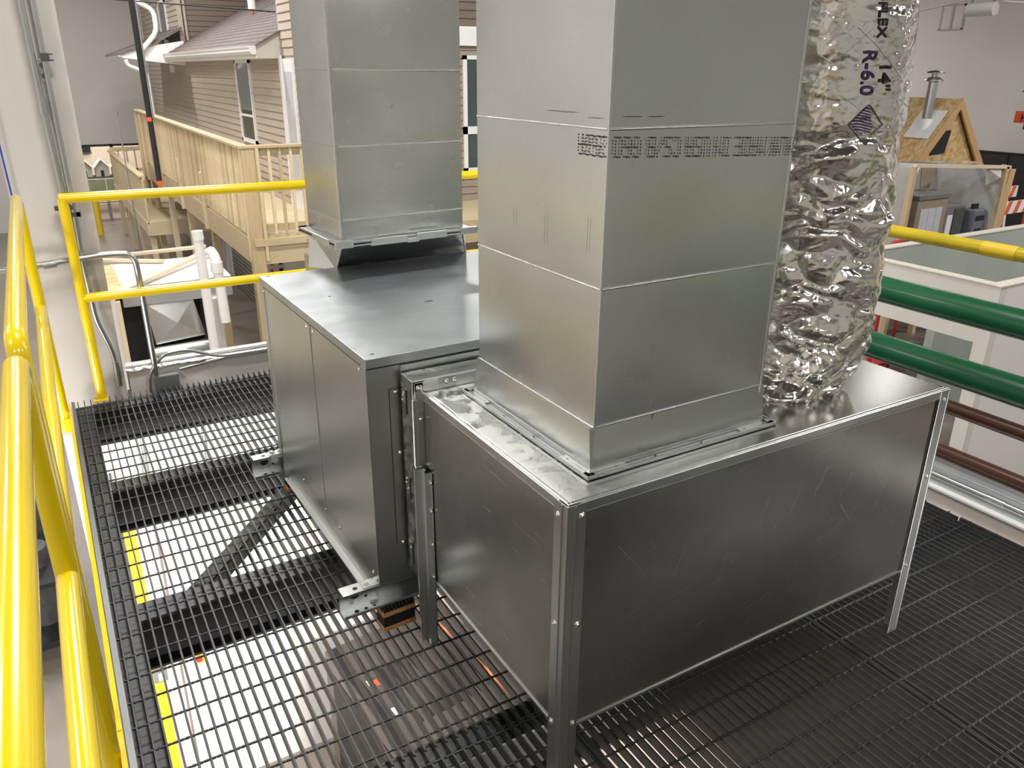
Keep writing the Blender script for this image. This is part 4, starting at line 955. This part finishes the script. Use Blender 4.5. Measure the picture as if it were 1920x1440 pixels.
t=thing('meter_case','small grey blue instrument case on legs at the booth opening','meter',(12.74,6.5,bz)); obj('case',MB().box(0,.34,0,.25,.45,1.0),plain('slate_blue',(.14,.16,.20),.5),t,bevel=.02); obj('display',MB().box(.05,.29,-.01,0,.82,.90).box(.08,.26,-.01,0,.62,.68),M['black'],t); obj('handle',MB().box(.10,.24,.1,.15,1.0,1.08),M['black'],t); obj('leg',MB().box(.02,.06,.02,.06,0,.45).box(.28,.32,.02,.06,0,.45).box(.15,.19,.18,.22,0,.45),M['white'],t)
t=thing('osb_sheet','strand board sheet leaning beside the booth','board',(13.55,6.6,0)); obj('sheet',MB().add([(0,0,-1.6),(.30,.05,-1.6),(.42,.05,.10),(.16,0,.12),(0,.03,-1.6),(.30,.08,-1.6),(.42,.08,.10),(.16,.03,.12)],[(0,1,2,3),(7,6,5,4),(0,4,5,1),(1,5,6,2),(2,6,7,3),(3,7,4,0)]),M['rake_board'],t,fix=True); obj('stud',MB().box(-.05,0,0,.06,-3,.2),M['lumber_z'],t)
def barricade(x,y,label):
    t=thing('barricade',label,'barricade',(x,y,0),0,'orange and white barricades')
    for s in (0,1.1):
        obj('leg',MB().beam((s-.22,0,-1.5),(s,0,-.35),.07,.04,(0,1,0)),M['white'],t); obj('leg',MB().beam((s+.22,0,-1.5),(s,0,-.35),.07,.04,(0,1,0)),M['white'],t)
    obj('board',MB().box(-.3,1.5,-.03,0,-.78,-.55),M['white'],t)
    b=MB()
    for k in range(6): b.prism([(-.3+k*.3,-.78),(-.17+k*.3,-.78),(-.07+k*.3,-.55),(-.2+k*.3,-.55)],1,-.035,-.03)
    obj('stripe',b,M['orange'],t,fix=True)
barricade(14.5,7.0,'orange striped A frame barricade nearer the booth'); barricade(15.6,8.2,'orange striped A frame barricade behind the first one')
t=thing('barricade_platform','low dark platform carrying the barricades beside the booth','platform',(14.0,6.8,FZ)); obj('deck',MB().box(0,3.6,0,2.2,1.42,1.5),M['dark'],t); obj('leg',MB().box(0,.1,0,.1,0,1.42).box(3.5,3.6,0,.1,0,1.42).box(0,.1,2.1,2.2,0,1.42).box(3.5,3.6,2.1,2.2,0,1.42),M['dark'],t)
t=thing('slotted_crate','black slotted crate beside the barricade','crate',(14.10,6.9,-1.5)); b=MB(); [b.box(0,.3,0,.3,z_*.11,z_*.11+.07) for z_ in range(5)]; obj('slats',b,M['black'],t); obj('lid',MB().box(0,.3,0,.3,.55,.60),M['filter'],t)
t=thing('dark_partition','dark grey partition panel standing against the right wall','partition',(0,0,0)); obj('panel',MB().box(23.4,23.5,9.5,12.9,FZ,-.50),M['dark'],t); obj('frame',MB().box(23.38,23.52,9.5,12.95,-.50,-.45).box(23.38,23.4,11.9,11.95,FZ,-.5),M['black'],t)
t=thing('wall_louver','white framed louver panel high on the right wall','louver',(0,0,0)); obj('frame',MB().box(23.96,24,14.45,14.50,2.9,3.6).box(23.96,24,15.15,15.20,2.9,3.6).box(23.96,24,14.45,15.2,2.88,2.93).box(23.96,24,14.45,15.2,3.55,3.6).box(23.94,24,14.80,14.86,2.9,3.6),M['papercut'],t); obj('panel',MB().box(23.975,24,14.5,15.15,2.93,3.55),M['wall_right'],t)
t=thing('hoist','orange lift mast with platform sticking in at the right edge','lift',(0,0,0)); obj('sign_beam',MB().box(19.9,20.0,9.2,10.1,.55,.82),M['orange'],t); obj('carriage',MB().box(20.0,20.1,9.5,9.9,.40,.55).box(20.0,20.08,9.5,9.75,.82,1.25),M['black'],t); obj('fork',MB().box(19.9,20.0,9.2,10.05,1.25,1.29).box(19.9,20.0,9.3,9.9,1.85,1.89),M['red'],t); obj('mast',MB().box(20.1,20.3,9.3,9.45,FZ,7),M['orange'],t)
V,Fc=fontmesh('HO',.22); b=MB().add([(19.895,9.95-v_.x,.60+v_.y) for v_ in V],Fc); obj('lettering',b,M['ink'],t)
t=thing('red_cart_rail','red tubular cart rail beyond the room wall','cart',(10.15,6.2,FZ)); obj('rail',MB().tube(bend([(0,0,0),(0,0,2.25),(.9,.25,2.2),(.9,.25,0)],.1),.025,10),M['red'],t); obj('deck',MB().box(0,.9,.0,.3,.2,.25),M['red'],t)
t=thing('ceiling_heater','white unit heater hanging high near the right wall','heater',(20.6,11.9,3.05)); obj('housing',MB().tube([(0,-.35,.12),(0,.35,.12)],.16,16),M['white'],t); obj('hanger',MB().box(-.02,.02,-.3,-.26,.2,5).box(-.02,.02,.26,.30,.2,5),M['conduit'],t)
t=thing('truss_pipe','long white sprinkler pipe high before the right wall','pipe',(0,0,0)); obj('pipe',MB().tube([(21,16,2.95),(21,12.6,3.45)],.03,8).tube([(21,11.6,3.35),(21,8,2.9)],.03,8),M['white'],t); obj('cap',MB().tube([(21,12.6,3.45),(21,12.4,3.47)],.045,8),M['white'],t)

# ---------------------------------------------------------------- lights
def area(name,loc,size,power,col=(1,.97,.93),rot=(0,0,0),sy=None):
    l=bpy.data.lights.new(name,'AREA'); l.energy=power; l.color=col; l.shape='RECTANGLE'; l.size=size; l.size_y=sy or size
    o=bpy.data.objects.new(name,l); COL.objects.link(o); o.location=loc; o.rotation_euler=rot; return o
LP={(-5,-5.5):170,(-5,.5):230,(-5,7):260,(-5,13.5):220,(.2,-5.5):170,(.2,1.5):185,(.4,7):330,(.6,13.5):300,(-2,21.5):330,(6,-5.5):120,(6,.5):130,(6,7):240,(6,13.5):230,(1.5,17.5):200,(6,22):120,
(12,-5.5):80,(12,.5):260,(12,7):40,(12,20):150,(18,-5.5):160,(18,2):420,(19.5,9.5):50,(18,20):600}
for (x,y),pw in LP.items(): area('high_bay_lamp',(x,y,5.3),1.3,pw,sy=.5)
area('classroom_lamp',(2,29.5,1.0),2.5,150,(1,.9,.8))
area('classroom_lamp',(.5,29.5,-.2),1.0,60,(1,.9,.8))
area('under_platform_light',(-2.6,1.6,-.8),1.2,150,(1,.96,.93),(0,math.radians(-52),math.radians(35)))
l_=area('under_platform_light',(1.4,-3.0,-.45),.7,150,(1,.96,.93)); l_.data.spread=math.radians(62); l_.rotation_euler=(Vector((1.25,.7,-1.0))-Vector((1.4,-3.0,-.35))).to_track_quat('-Z','Y').to_euler()  # added fill light to brighten the bench, no known fixture here
wd=bpy.data.worlds.new('world'); SC.world=wd; wd.use_nodes=True; wd.node_tree.nodes['Background'].inputs[0].default_value=(.6,.62,.65,1); wd.node_tree.nodes['Background'].inputs[1].default_value=.12
SC.view_settings.view_transform='Standard'; SC.view_settings.look='None'; SC.view_settings.gamma=1; SC.view_settings.exposure=0; SC.view_settings.use_curve_mapping=False
